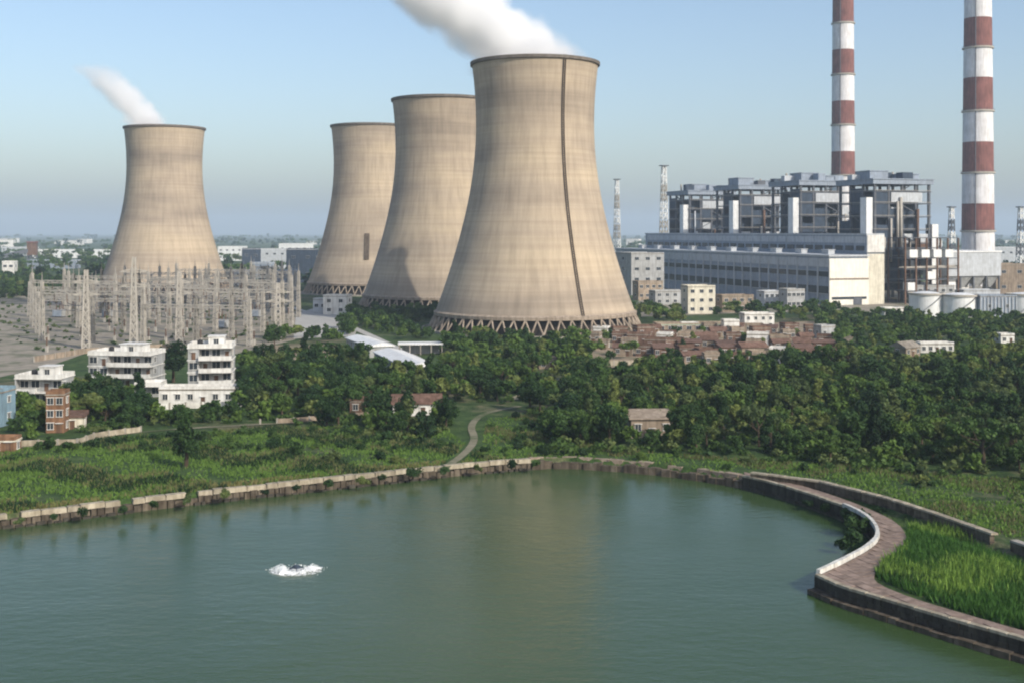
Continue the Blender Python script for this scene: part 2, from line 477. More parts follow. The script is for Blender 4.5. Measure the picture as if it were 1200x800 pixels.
def patch(name, pxs, z, m, label):
    return struct(name, sheet([G(x, y) for x, y in pxs], z), m, label)
patch('gravel_yard', [(-90, 352), (60, 338), (300, 336), (352, 350), (346, 398), (270, 416), (190, 408), (100, 414), (60, 428), (-90, 462)], 0.03, 'gravel', 'brown gravel ground of the electrical switchyard')
patch('village_ground', [(680, 430), (690, 400), (745, 384), (960, 376), (1000, 395), (985, 425), (880, 436), (760, 434)], 0.03, 'dirt', 'bare brown earth between the village houses')
patch('concrete_yard', [(344, 397), (347, 368), (366, 362), (396, 368), (418, 386), (416, 394)], 0.06, 'concrete_yard', 'pale grey concrete yard beside the switchyard')
patch('bare_field', [(300, 420), (305, 405), (395, 404), (400, 416), (360, 424)], 0.03, 'dirt', 'strip of bare brown soil among the trees')
patch('plant_ground', [(735, 372), (760, 335), (1290, 330), (1290, 372), (1000, 366), (900, 366)], 0.03, 'gravel', 'dusty ground of the power station yard')
def path(name, pxs, w, m, label, z=0.14):
    pts = smooth_line([G(x, y) for x, y in pxs], 2)
    return tag(ribbon(pts, w, z).build(name, m), label, kind='structure')
path('dirt_path', [(520, 549), (545, 532), (558, 515), (550, 499), (566, 484), (610, 476)], 1.7, 'trail', 'pale dirt footpath winding up from the lake shore')
path('dirt_track', [(600, 468), (640, 452), (682, 437), (735, 430), (800, 428)], 3.0, 'track', 'dusty track leading to the village')
path('bank_track', [(-60, 532), (20, 524), (95, 520), (130, 510), (200, 503), (330, 496), (450, 490), (520, 486)], 1.5, 'trail', 'narrow dusty track above the grassy bank')
path('plant_road', [(340, 360), (400, 378), (440, 396), (500, 425), (530, 450)], 4.0, 'concrete_yard', 'grey plant road running past the white sheds')

# ------------------------------------------------------------------ lake walls and promenade
def block_row(root, pts, name, size, z0, z1, off, m, gap=0.06, skip=0.0, jit=0.05, jz=0.04, vary=False):
    """separate stones laid along a line; size = length of one stone"""
    P = offset_line(resample(pts, size), 0)
    if vary:
        fine = resample(pts, size / 6); P = [fine[0]]; i = 0
        while i < len(fine) - 1:
            i = min(len(fine) - 1, i + random.choice((4, 5, 6, 7, 8))); P.append(fine[i])
    sx = (z1 - z0)
    base = {}
    for i, (a, b) in enumerate(zip(P, P[1:])):
        if random.random() < skip: continue
        dx, dy = b[0] - a[0], b[1] - a[1]; L = math.hypot(dx, dy)
        if L < 0.4: continue
        thick = off[1] - off[0]; key = (round(L, 1), random.randrange(3))
        if key not in base:
            t = MB().box((0, 0, 0), (L - gap, thick + random.uniform(-jit, jit), sx), taper=random.uniform(0.94, 0.99))
            base[key] = t.mesh(name, m)
        mid = (off[0] + off[1]) / 2
        nx_, ny_ = dy / L, -dx / L
        o = put(name, base[key], root, ((a[0] + b[0]) / 2 + nx_ * mid, (a[1] + b[1]) / 2 + ny_ * mid, (z0 + z1) / 2 + random.uniform(-jz, jz)), math.atan2(dy, dx) + random.uniform(-.012, .012))
        o.rotation_euler.x = random.uniform(-.02, .02); o.rotation_euler.y = random.uniform(-.008, .008)

k_split = next(i for i, p in enumerate(shore_a) if X(612, p[1]) < p[0])
wall = thing('shore_wall', 'pale cream stone wall edging the grassy lake bank', 'wall')
block_row(wall, shore_a[:k_split + 1], 'coping_stone', 3.1, -0.62, 0.24, (-1.25, -0.10), 'coping', skip=0.07, jz=0.10, jit=0.25, vary=True)
block_row(wall, shore_a[:k_split + 1], 'base_stone', 1.25, -3.0, -0.72, (-1.4, 0.15), 'stone_brown', jit=0.5, jz=0.22, vary=True, gap=0.12)
block_row(wall, shore_a[:k_split + 1], 'toe_stone', 1.5, -3.0, -1.62, (-0.8, 0.75), 'stone_wet', jit=0.5, jz=0.2, vary=True, gap=0.3, skip=0.25)
bank = thing('stone_bank', 'low brown rubble bank along the lake below the thicket', 'stone bank')
block_row(bank, shore_a[k_split:], 'bank_stone', 1.5, -3.0, -0.62, (-1.6, 0.2), 'stone_brown', skip=0.0, jit=0.6, jz=0.35, vary=True)
block_row(bank, shore_a[k_split:], 'edge_stone', 3.1, -0.9, 0.12, (-2.6, -1.2), 'mudwall', skip=0.3, jit=0.4, jz=0.15)

inner_px = [(1290, 762), (1200, 738), (1130, 718), (1070, 700), (1030, 684), (1022, 674), (1034, 659), (1058, 641), (1064, 627), (1052, 612), (1030, 600), (990, 584), (950, 571), (905, 559), (872, 552)]
prom_poly = offset_line(shore_b, -0.25)[1:-1] + [offset_line(shore_b, 0)[-1]] + offset_line(shore_c, -0.25)[1:] + smooth_line([G(x, y, PZ) for x, y in inner_px], 1)
struct('promenade', MB().poly(prom_poly, -1.5, PZ - 0.06), 'paving', 'pinkish paved promenade curving along the lake edge')
prom = bpy.data.objects['promenade']
pp = np.array(prom_poly)
slab_me = [MB().box((0, 0, 0), (1.52, 1.52, 0.09)).mesh('paving_slab', 'paving')]
ang = math.atan2(shore_c[1][1] - shore_c[0][1], shore_c[1][0] - shore_c[0][0])
u = np.arange(-70, 95, 1.6); v_ = np.arange(-45, 60, 1.6)
UU, VV = np.meshgrid(u, v_)
sx_ = shore_c[0][0] + UU * math.cos(ang) - VV * math.sin(ang); sy_ = shore_c[0][1] + UU * math.sin(ang) + VV * math.cos(ang)
ok = signed_inside(sx_, sy_, pp) > 0.95
for x, y in zip(sx_[ok], sy_[ok]):
    if (x - 0) / y * FPX + 600 > 1260: continue
    o = put('paving_slab', slab_me[0], prom, (x, y, PZ - 0.03 + random.uniform(-.012, .012)), ang)
pw = thing('promenade_wall', 'dark stepped stone wall holding the paved promenade above the lake', 'wall')
block_row(pw, shore_b, 'face_stone', 1.9, -1.45, PZ - 0.02, (-0.5, 0.08), 'stone_wet', jit=0.08, jz=0.0)
block_row(pw, shore_c, 'face_stone', 1.3, -0.52, PZ - 0.18, (-0.5, 0.10), 'stone_wet', jit=0.12, jz=0.0, vary=True)
block_row(pw, shore_c, 'face_stone', 1.5, -1.25, -0.54, (-0.5, 0.16), 'stone_wet', jit=0.14, jz=0.0, vary=True)
block_row(pw, shore_c, 'ledge_stone', 1.9, -3.2, -1.3, (-0.6, 1.15), 'stone_brown', jit=0.3, jz=0.1, vary=True)
block_row(pw, shore_b, 'ledge_stone', 2.9, -3.2, -1.42, (-0.6, 0.35), 'stone_wet', jit=0.2, jz=0.06)
k_w = next(i for i, p in enumerate(shore_b) if i > 5 and p[1] < G(1010, 604, PZ)[1] and p[0] > X(1008, p[1]))
pc = thing('white_parapet', 'low whitewashed parapet on the bend of the lake promenade', 'parapet')
block_row(pc, shore_b[max(k_w - 4, 0):], 'parapet_stone', 2.1, PZ - 0.05, PZ + 0.62, (-0.46, 0.12), 'coping_white', jz=0.015)
kb = thing('promenade_kerb', 'beige kerb along the straight reach of the lake promenade', 'kerb')
block_row(kb, shore_c, 'kerb_stone', 2.4, PZ - 0.17, PZ + 0.16, (-0.75, 0.06), 'coping', jz=0.012)
pe = thing('lake_coping', 'beige stone coping on the curved wall before the white parapet', 'wall')
block_row(pe, shore_b[:max(k_w - 4, 0) + 1], 'coping_stone', 2.3, PZ - 0.03, PZ + 0.30, (-0.7, 0.12), 'coping', skip=0.06)
cw = thing('canal_wall', 'long brown retaining wall with pale coping behind the promenade grass', 'wall')
gap_i = canal[:5]
block_row(cw, gap_i, 'face_stone', 1.6, -1.9, 0.1, (-0.35, 0.42), 'stone_brown', jit=0.2, jz=0.05, vary=True)
block_row(cw, gap_i, 'face_stone', 1.8, 0.12, 1.18, (-0.35, 0.35), 'stone_brown', jit=0.12, jz=0.05)
block_row(cw, gap_i, 'coping_stone', 3.4, 1.2, 1.48, (-0.75, 0.5), 'coping', skip=0.04, jz=0.03)
cw2 = thing('canal_wall', 'short wall block standing past the gap in the long retaining wall', 'wall')
seg2 = [G(1186, 632, 1.4), G(1290, 668, 1.4)]
block_row(cw2, seg2, 'face_stone', 2.6, -1.9, 1.18, (-0.35, 0.35), 'stone_brown', jit=0.12)
block_row(cw2, seg2, 'coping_stone', 3.4, 1.2, 1.48, (-0.75, 0.5), 'bare_concrete')

# floating aerator fountain
fx, fy = G(347, 667, WZ)
fo = thing('floating_aerator', 'floating aerator throwing up white foam on the lake', 'fountain', (fx, fy, WZ))
MB().lathe([(0.3, -0.3), (0.95, -0.25), (1.05, 0.0), (0.95, 0.22), (0.45, 0.28), (0.4, 0.62), (0.1, 0.7)], 20, cap0=True, cap1=True).build('float', 'darkblue', fo, True)
def foam_ring():
    vs = []; fs = []; n, k = 150, 13
    for i in range(n):
        t = 2 * math.pi * i / n
        thick = 0.75 + 0.3 * math.sin(t * 3 + 1) + 0.2 * math.sin(t * 11) + random.uniform(-.2, .25)
        hgt = 0.16 + 0.07 * math.sin(t * 5) + random.uniform(-.06, .08)
        for j in range(k):
            q = j / (k - 1)
            r = 1.35 + q * thick * 1.35 + random.uniform(-.05, .05)
            vs.append((r * math.cos(t) * 1.15, r * math.sin(t), 0.015 + hgt * math.sin(math.pi * q) + (random.uniform(0, .10) if 0 < j < k - 1 else 0)))
    for i in range(n):
        back = math.sin(2 * math.pi * i / n)
        for j in range(k - 1):
            a, b = i * k + j, ((i + 1) % n) * k + j
            if random.random() < (0.9 if back > 0.55 else 0.45 if back > .3 else 0.06 + 0.35 * (j in (0, k - 2))): continue
            fs.append((a, b, b + 1, a + 1))
    return MB().add(vs, fs)
foam_ring().build('foam', 'foam', fo)
dr = MB()
for i in range(1500):
    t = random.uniform(math.pi * 0.85, math.pi * 2.15); r = random.gauss(2.1, .55); q = random.uniform(.025, .07)
    z = random.uniform(.05, .75) * max(0.1, 1 - abs(r - 2.0) / 1.3)
    dr.box((r * math.cos(t) * 1.15, r * math.sin(t), max(z, .04)), (q, q, q), random.random() * 3)
for i in range(120):
    t = random.uniform(2.6, 6.8); r = random.uniform(2.2, 3.1); q = random.uniform(.08, .3)
    n = 6; a0 = random.random() * 6
    dr.add([(r * math.cos(t) * 1.2 + q * random.uniform(.5, 1) * math.cos(a0 + k * 6.283 / n), r * math.sin(t) + q * random.uniform(.5, 1) * math.sin(a0 + k * 6.283 / n), .02) for k in range(n)], [tuple(range(n))])
d_o = dr.build('spray', 'foam', fo); d_o['kind'] = 'stuff'

# ------------------------------------------------------------------ cooling towers
PROF_Z = [8.0, 12.3, 20.0, 30.6, 48.8, 62.0, 76.5, 88.0, 97.0, 106.0, 114.0, 120.0, 126.0]
PROF_R = [47.6, 45.9, 43.2, 39.7, 34.6, 31.6, 29.3, 28.4, 28.1, 28.3, 28.8, 29.4, 30.1]
def pr(z):
    # smooth interpolation through the measured half-widths
    zs, rs = np.array(PROF_Z), np.array(PROF_R)
    k = np.polyfit(zs, rs, 6)
    return float(np.polyval(k, z))
TOWER_N = 128
zs = np.linspace(8.0, 126.0, 60)
shell_prof = [(pr(z), z) for z in zs]
inner = [(pr(z) - 0.9, z) for z in zs[::-1]]
shell_me = MB().lathe(shell_prof + inner + [shell_prof[0]], TOWER_N).mesh('shell', 'shell', True)
for p_ in shell_me.polygons: p_.use_smooth = True
rt, rb = pr(126), pr(8)
rim_me = MB().lathe([(rt + 0.05, 124.6), (rt + 0.75, 124.9), (rt + 0.85, 126.3), (rt - 0.9, 126.4), (rt - 1.0, 125.2)], TOWER_N).mesh('rim', 'rim')
ring_me = MB().lathe([(rb + 0.55, 7.2), (rb + 0.7, 8.6), (rb - 0.2 - 0.25, 9.3), (rb - 1.6, 8.4), (rb - 1.3, 7.1), (rb + 0.55, 7.2)], TOWER_N).mesh('lintel_ring', 'leg_conc')
NV = 58
da = math.pi / NV
def leg_mesh(sg):
    a0, a1 = 0.0, sg * da
    return MB().beam(((rb + 3.2) * math.cos(a0), (rb + 3.2) * math.sin(a0), 0.9), (rb * math.cos(a1) - 0.2, rb * math.sin(a1), 7.4), 0.85, n=8).mesh('leg', 'leg_conc')
leg_me = (leg_mesh(1), leg_mesh(-1))
basin_me = MB().lathe([(rb + 6.2, -0.4), (rb + 6.2, 1.1), (rb + 5.6, 1.1), (rb + 5.6, 0.2), (rb + 1.0, 0.2)], 96).mesh('basin', 'bare_concrete')
fill_me = MB().lathe([(rb - 3.5, 0.25), (rb - 3.5, 6.9), (2.0, 7.0)], 96).mesh('fill_pack', 'fill')
ped_me = MB().box((rb + 3.3, 0, 0.5), (1.8, 1.6, 1.3)).mesh('pedestal', 'bare_concrete')
def ladder_mesh(a0, z0, z1, w=1.1):
    mb = MB(); n = 40; ca, sa = math.cos(a0), math.sin(a0)
    def P(z, s, o): 
        r = pr(z) + o; return (r * ca - s * sa, r * sa + s * ca, z)
    Zs = np.linspace(z0, z1, n)
    for a, b in zip(Zs, Zs[1:]):
        for s in (-w / 2, w / 2):
            mb.beam(P(a, s, 0.6), P(b, s, 0.6), 0.22)
        mb.beam(P(a, -w / 2, 0.15), P(b, -w / 2, 0.15), 0.34); mb.beam(P(a, w / 2, 0.15), P(b, w / 2, 0.15), 0.34)
        for q in (0.2, 0.5, 0.8):
            zz = a + (b - a) * q; mb.beam(P(zz, -w / 2, 0.6), P(zz, w / 2, 0.6), 0.22)
    return mb.mesh('ladder', 'ladder_steel')
def tower(px, D, label, ladder=None, rot=0.0):
    t = thing('cooling_tower', label, 'cooling tower', (X(px, D), D, 0), rot, 'hyperboloid cooling towers')
    put('shell', shell_me, t); put('rim', rim_me, t); put('lintel_ring', ring_me, t); put('basin', basin_me, t); put('fill_pack', fill_me, t)
    for i in range(NV):
        for me in leg_me: put('leg', me, t, None, i * 2 * da)
        put('pedestal', ped_me, t, None, i * 2 * da)
    if ladder: put('ladder', ladder_mesh(*ladder), t)
    return t
T1 = tower(627, 569, 'tallest looking beige cooling tower with a dark ladder line and a big steam plume', (R(-64.5), 1.5 if False else 8.5, 126.5))
T2 = tower(518, 725, 'beige cooling tower standing between two others, partly in shadow at its foot', (R(20), 8.5, 126.5), R(20))
T3 = tower(435, 905, 'last cooling tower in the row of three, no steam rising from it', (R(-78), 26, 45, 3.2), R(-10))
T4 = tower(193, 920, 'lone cooling tower behind the switchyard with a small wisp of steam', (R(60), 8.5, 126.5), R(40))

# ------------------------------------------------------------------ steam
def steam(name, base, lean, r0, grow, H, fade0, dens, label, seed, cx=0.0):
    me_ = MB(); n, rings = 28, 14
    vs = []; fs = []
    for k in range(rings):
        z = -6 + (H + 6) * k / (rings - 1); zc = max(z, 0); r = (r0 + grow * zc) * 1.22
        c = cx - lean * zc * (1 + 0.006 * zc)
        for i in range(n):
            t = 2 * math.pi * i / n; vs.append((c + r * math.cos(t), r * math.sin(t) * 0.95, z))
    for k in range(rings - 1):
        for i in range(n):
            j = (i + 1) % n; fs.append((k * n + i, k * n + j, (k + 1) * n + j, (k + 1) * n + i))
    fs += [tuple(range(n - 1, -1, -1)), tuple(range((rings - 1) * n, rings * n))]
    me_.add(vs, fs)
    m = bpy.data.materials.new(name); m.use_nodes = True; nt = m.node_tree; nt.nodes.clear()
    out = nt.nodes.new('ShaderNodeOutputMaterial'); vol = nt.nodes.new('ShaderNodeVolumePrincipled')
    vol.inputs['Color'].default_value = (0.99, 0.99, 0.99, 1); vol.inputs['Anisotropy'].default_value = 0.0
    sp = nt.nodes.new('ShaderNodeSeparateXYZ'); tc = coords(nt); lk(nt, tc, sp.inputs[0])
    zc = math_node(nt, 'MAXIMUM', sp.outputs[2], 0.0)
    drift = math_node(nt, 'MULTIPLY', math_node(nt, 'MULTIPLY', zc, lean), math_node(nt, 'MULTIPLY_ADD', zc, 0.006, 1.0))
    xx = math_node(nt, 'ADD', sp.outputs[0], math_node(nt, 'SUBTRACT', drift, cx))
    rr = math_node(nt, 'MULTIPLY_ADD', zc, grow, r0)
    d2 = math_node(nt, 'SQRT', math_node(nt, 'ADD', math_node(nt, 'MULTIPLY', xx, xx), math_node(nt, 'MULTIPLY', sp.outputs[1], sp.outputs[1])))
    q = math_node(nt, 'SUBTRACT', 1.0, math_node(nt, 'DIVIDE', d2, rr))
    mp = nt.nodes.new('ShaderNodeMapping'); mp.inputs['Location'].default_value = (seed, seed * 2, 0); lk(nt, tc, mp.inputs[0])
    nz = noise(nt, mp.outputs[0], 1.35 / r0, 5, 0.6)
    s = math_node(nt, 'ADD', q, math_node(nt, 'MULTIPLY', math_node(nt, 'SUBTRACT', nz, 0.50), 2.4))
    mr = nt.nodes.new('ShaderNodeMapRange'); lk(nt, s, mr.inputs[0]); mr.inputs[1].default_value = 0.0; mr.inputs[2].default_value = 0.75; mr.clamp = True
    fd = nt.nodes.new('ShaderNodeMapRange'); lk(nt, zc, fd.inputs[0]); fd.inputs[1].default_value = fade0; fd.inputs[2].default_value = H * 0.97; fd.inputs[3].default_value = 1; fd.inputs[4].default_value = 0; fd.clamp = True
    edge = nt.nodes.new('ShaderNodeMapRange'); lk(nt, q, edge.inputs[0]); edge.inputs[1].default_value = -0.18; edge.inputs[2].default_value = 0.12; edge.clamp = True
    den = math_node(nt, 'MULTIPLY', math_node(nt, 'MULTIPLY', mr.outputs[0], fd.outputs[0]), math_node(nt, 'MULTIPLY', edge.outputs[0], dens))
    lk(nt, den, vol.inputs['Density']); lk(nt, vol.outputs[0], out.inputs['Volume'])
    M[name] = m
    o = me_.build('steam_plume', name, None, False, base)
    m.volume_intersection_method = 'ACCURATE' if hasattr(m, 'volume_intersection_method') else m.volume_intersection_method
    return tag(o, label, 'steam')
steam('steam_thick', (T1.location.x, T1.location.y, 127), 1.08, 27, 0.16, 95, 36, 0.24, 'thick white steam drifting off the biggest cooling tower', 3.0, -3)
steam('steam_thin', (T4.location.x, T4.location.y, 127), 0.72, 16, 0.03, 50, 24, 0.20, 'small white wisp of steam above the lone cooling tower', 9.0, -12)

# ------------------------------------------------------------------ chimneys
def chimney(px, D, ys, first_red, r_top, r_bot, top_z, label):
    t = thing('chimney', label, 'chimney', (X(px, D), D, 0), 0, 'striped power station chimneys')
    zz = [Z(y, D) for y in ys]
    step = abs(zz[0] - zz[1])
    zt = zz[0]; up = []
    while zt + step < top_z: zt += step; up.insert(0, zt)
    zz = [top_z] + up + zz
    n_up = len(up) + 1
    rad = lambda z: r_bot + (r_top - r_bot) * min(z / top_z, 1)
    red = first_red if n_up % 2 == 0 else not first_red
    for a, b in zip(zz, zz[1:]):
        MB().lathe([(rad(b), b + 0.02), (rad(a), a - 0.02)], 48).build('band', 'red_band' if red else 'white_band', t, True)
        red = not red
    MB().lathe([(rad(0), -0.5), (rad(zz[-1]), zz[-1])], 48).build('base_shaft', 'white_band', t, True)
    MB().lathe([(rad(top_z), top_z), (rad(top_z) + .4, top_z + .8), (rad(top_z) - 1.2, top_z + .8), (rad(top_z) - 1.2, top_z - 6), (0.1, top_z - 6)], 48).build('cap', 'bare_concrete', t)
    for z in zz[2::2]:
        r = rad(z)
        gl = MB().lathe([(r - .05, z - .9), (r + 1.3, z - .5), (r + 1.3, z + .7), (r + 1.15, z + .7), (r + 1.15, z - .3), (r - .05, z - .3)], 48).build('gallery', 'steel_light', t)
        MB().lathe([(r + 1.3, z + 1.6), (r + 1.3, z + 1.8), (r + 1.2, z + 1.8)], 48).build('railing', 'steel', gl)
    mb = MB(); a = R(-120); mb.beam((rad(0) * math.cos(a) + .1, rad(0) * math.sin(a), 0), ((rad(top_z) + .3) * math.cos(a), (rad(top_z) + .3) * math.sin(a), top_z), 0.6)
    mb.build('ladder', 'steel', t)
    return t
chimney(1146, 1022, [22, 57, 92, 131, 167, 203, 239, 271, 303], True, 10.6, 13.8, 292, 'wide red and white striped chimney rising clear of the boiler houses')
chimney(988, 1250, [28, 59, 88, 119, 147, 178, 206, 236], False, 10.6, 12.8, 304, 'slimmer red and white striped chimney rising behind the boiler houses')

# ------------------------------------------------------------------ power house: turbine hall, bunker bay, boilers
HA = R(17.46)
HO = (199.0, 749.0)
def HL(x, y, z=0.0):
    return (HO[0] + x * math.cos(HA) - y * math.sin(HA), HO[1] + x * math.sin(HA) + y * math.cos(HA), z)
HALL_L, HALL_W, HALL_H = 350.0, 28.0, 31.0
hall = thing('turbine_hall', 'long blue-grey turbine hall with a bright cream gable end', 'power house', HL(0, 0), HA)
MB().box((14, 175.2, 15.2), (HALL_W, HALL_L - 0.8, 30.4)).build('wall', 'bluegrey', hall)
mb = MB(); mb.box((14, 0, 14.6), (HALL_W + .4, 0.9, 29.2)); mb.build('gable_panel', 'gable_cream', hall)['label'] = 'bright cream gable end'
MB().box((14, -0.55, 16.4), (HALL_W + .2, 0.25, 1.0)).build('gable_band', 'mudwall', hall)
MB().box((14, -0.62, 4.4), (HALL_W - 3, 0.3, 1.5)).build('gable_window', 'glass', hall)
MB().box((20, -0.66, 2.3), (6, 0.3, 4.6)).build('door', 'steel', hall)
MB().box((14, 175, 31.0), (HALL_W + 1.6, HALL_L + 1.2, 1.1)).build('roof', 'palegrey', hall)
win_a = (MB().box((-.1, 0, -2.45), (.9, 11, .35)).mesh('window', 'palegrey'), MB().box((0, 0, 0), (0.5, 10.6, 4.6)).mesh('pane', 'glass'))
win_b = (MB().box((-.1, 0, 1.8), (.9, 11, .35)).mesh('window', 'palegrey'), MB().box((0, 0, 0), (0.5, 10.6, 3.2)).mesh('pane', 'glass'))
pil = MB().box((0, 0, 14.5), (1.0, 1.1, 29)).mesh('pilaster', 'palegrey')
panel = MB().box((0, 0, 0), (0.35, 11.2, 5.4)).mesh('cladding_panel', 'palegrey')
for i in range(28):
    y = 6.5 + i * 12.4
    put('window', win_a, hall, (-0.12, y, 9.5)); put('window', win_b, hall, (-0.12, y, 19.5))
    put('cladding_panel', panel, hall, (-0.15, y, 26.6 + random.uniform(-.1, .1)))
    put('pilaster', pil, hall, (-0.3, y + 6.2, 0))
vent = MB().box((0, 0, 1.4), (4.5, 8, 2.8)).box((0, 0, 3.0), (5.4, 8.8, .4)).mesh('roof_vent', 'palegrey')
for i in range(10): put('roof_vent', vent, hall, (13, 22 + i * 33, 31.5))
bay = thing('bunker_bay', 'tall grey bunker bay with a strip of windows behind the turbine hall', 'power house', HL(HALL_W + .6, 2), HA)
MB().box((6.5, 174, 22), (12, 346, 44)).build('wall', 'bluegrey', bay)
MB().box((6.5, 174, 44.5), (13.2, 347.4, 1.0)).build('roof', 'palegrey', bay)
MB().box((6.5, 0.4, 38.5), (12.6, 1.2, 11)).build('end_panel', 'white_wall', bay)
MB().box((6.5, 0.4, 16), (12.4, 1.0, 32)).build('end_wall', 'cream_wall', bay)
wb = MB().box((0, 0, 0), (0.5, 9, 3.0)).mesh('window', 'glass')
pb = MB().box((0, 0, 0), (0.3, 11.4, 4.2)).mesh('cladding_panel', 'palegrey')
for i in range(28):
    put('window', wb, bay, (0.35, 8 + i * 12.2, 35.6)); put('cladding_panel', pb, bay, (0.4, 8 + i * 12.2, 41.0))

# boiler house: open steel frame round a furnace
BW, BD, BH = 42.0, 40.0, 80.0
col_me = MB().box((0, 0, BH / 2), (1.5, 1.5, BH)).mesh('column', 'steel')
deck_me = MB().box((0, 0, 0), (BW + 2, BD + 2, 0.6)).mesh('floor_deck', 'steel')
rail_me = MB().box((0, -BD / 2 - 1, 0.9), (BW + 2, .15, .25)).box((-BW / 2 - 1, 0, 0.9), (.15, BD + 2, .25)).mesh('railing', 'steel_light')
furn_me = MB().box((0, 1, 41), (33, 31, 68)).mesh('furnace', 'darkblue')
brace_a, brace_b = MB(), MB()
for k in range(8):
    z0, z1 = k * 10, k * 10 + 10
    s = 1 if k % 2 else -1
    brace_a.beam((-BW / 2, -s * 10, z0), (-BW / 2, s * 10, z1), .7); brace_b.beam((-s * 10, -BD / 2, z0), (s * 10, -BD / 2, z1), .7)
brace_a, brace_b = brace_a.mesh('bracing', 'steel'), brace_b.mesh('bracing', 'steel')
dark_me = MB().box((0, 0, 0), (10.2, .5, 17)).mesh('dark_panel', 'darkblue'); dark2_me = MB().box((0, 0, 0), (.5, 12.6, 17)).mesh('dark_panel', 'darkblue')
roof_me = MB().box((0, 0, 0), (BW + 5, BD + 4, 3.0)).box((0, 0, 1.9), (BW + 6, BD + 5, .7)).mesh('roof', ['bluegrey'])
clad_me = MB().box((0, 0, 0), (BW - 18, .6, 6.5)).mesh('cladding', 'palegrey')
pent_me = MB().box((0, 0, 3), (14, 16, 6)).box((0, 0, 6.3), (15, 17, .6)).mesh('penthouse', 'bluegrey')
duct_me = MB().box((0, 0, 26), (5, 7, 52)).mesh('stair_tower', 'white_metal')
sil_me = MB().lathe([(0.8, 0), (0.8, 7), (0.1, 7.2)], 12).mesh('steam_pipe', 'steel_light')
hop_me = MB().box((0, 0, 24), (7, 9, 12)).box((0, 0, 16), (6.8, 8.8, 4), taper=1.0).mesh('coal_bunker', 'palegrey')
box_me = MB().box((0, 0, 0), (9, 7, 6)).mesh('equipment_box', 'palegrey')
words_b = ['first boiler house beyond the cream gable, wrapped in open steel decks', 'second boiler house along the row, dark steel frame with pale stair tower',
           'third boiler house along the row, dark steel frame seen over the hall roof', 'last boiler house at the far end of the power house row']
for k in range(4):
    b = thing('boiler_house', words_b[k], 'boiler house', HL(71, 45 + 92 * k), HA, 'boiler houses')
    b.scale = (1, 1, 1 + random.uniform(-.02, .02))
    put('furnace', furn_me, b); put('bracing', brace_a, b); put('bracing', brace_b, b)
    for q in range(5):
        put('dark_panel', dark_me, b, (random.choice((-15.8, -5.2)), -20.2, 21 + q * 11)); put('dark_panel', dark2_me, b, (-21.2, random.choice((-13.5, 0, 13.5)), 24 + q * 11))
    for x in (-21, -10.5, 0, 10.5, 21):
        for y in (-20, -7, 7, 20):
            if abs(x) < 20 and abs(y) < 19: continue
            put('column', col_me, b, (x, y, 0))
    for z in (12, 21, 30, 39, 48, 57, 66, 74):
        dk = put('floor_deck', deck_me, b, (random.uniform(-.4, .4), 0, z)); put('railing', rail_me, dk)
    rf = put('roof', roof_me, b, (0, 0, 80.5))
    put('cladding', clad_me, b, (3, -20.8, 70.2))
    put('penthouse', pent_me, rf, (-8 + 3 * (k % 2), 2, 1.9)); put('penthouse', pent_me, rf, (12, -4, -.3))
    put('stair_tower', duct_me, b, (-24.5, -16, 18)); put('stair_tower', duct_me, b, (25, -18, 0))
    for q in range(5): put('steam_pipe', sil_me, rf, (-14 + q * 7.3, 12, 1.5))
    for q in range(5):
        cm_ = MB().box((0, 0, 0), (random.uniform(3, 9), random.uniform(3, 8), random.uniform(3, 8))).mesh('roof_unit', random.choice(('bluegrey', 'darkblue', 'palegrey', 'steel')))
        put('roof_unit', cm_, rf, (random.uniform(-17, 17), random.uniform(-15, 10), 4.0))
    for q in range(7):
        x_, z0_ = random.uniform(-19, 19), random.uniform(12, 40)
        MB().lathe([(random.uniform(.5, 1.1),) + (0,), (random.uniform(.5, 1.1), random.uniform(15, 36))], 10, cap0=True, cap1=True).build('pipe', random.choice(('steel_light', 'rust', 'palegrey')), b, True, (x_, -21.6 - random.uniform(0, .8), z0_))
    for q in range(9): put('equipment_box', box_me, b, (random.choice((-16.5, 16.5, -4, 7)), random.choice((-16.8, -15.5)), random.choice((15.5, 24.5, 33.5, 42.5, 51.5, 60.5))))
# dust collectors and flue ducts between boilers and chimneys
for k in range(2):
    e = thing('dust_collector', ['grey dust collector with hoppers beside the first boiler house', 'grey dust collector with hoppers beside the second boiler house'][k], 'dust collector', HL(130, 50 + 92 * k), HA)
    MB().box((0, 0, 24), (44, 46, 16)).build('casing', 'palegrey', e)
    MB().box((0, 0, 32.6), (45, 47, 1)).build('roof', 'white_metal', e)
    hp = MB().add([(-5, -5, 16), (5, -5, 16), (5, 5, 16), (-5, 5, 16), (-1, -1, 8), (1, -1, 8), (1, 1, 8), (-1, 1, 8)], [(0, 1, 2, 3), (7, 6, 5, 4), (1, 0, 4, 5), (2, 1, 5, 6), (3, 2, 6, 7), (0, 3, 7, 4)]).mesh('hopper', 'grey_wall')
    for i in range(4):
        for j in range(2): put('hopper', hp, e, (-16.5 + i * 11, -17 + j * 11, 0))
    cl = MB().box((0, 0, 8), (1, 1, 16)).mesh('column', 'steel')
    for i in range(5): put('column', cl, e, (-21 + i * 10.5, -22, 0)); put('column', cl, e, (-21 + i * 10.5, 22, 0))
    MB().box((-32, 4, 38), (20, 12, 9)).build('duct', 'rust', e)
    MB().box((-32, -12, 32), (20, 9, 7)).build('duct', 'palegrey', e)
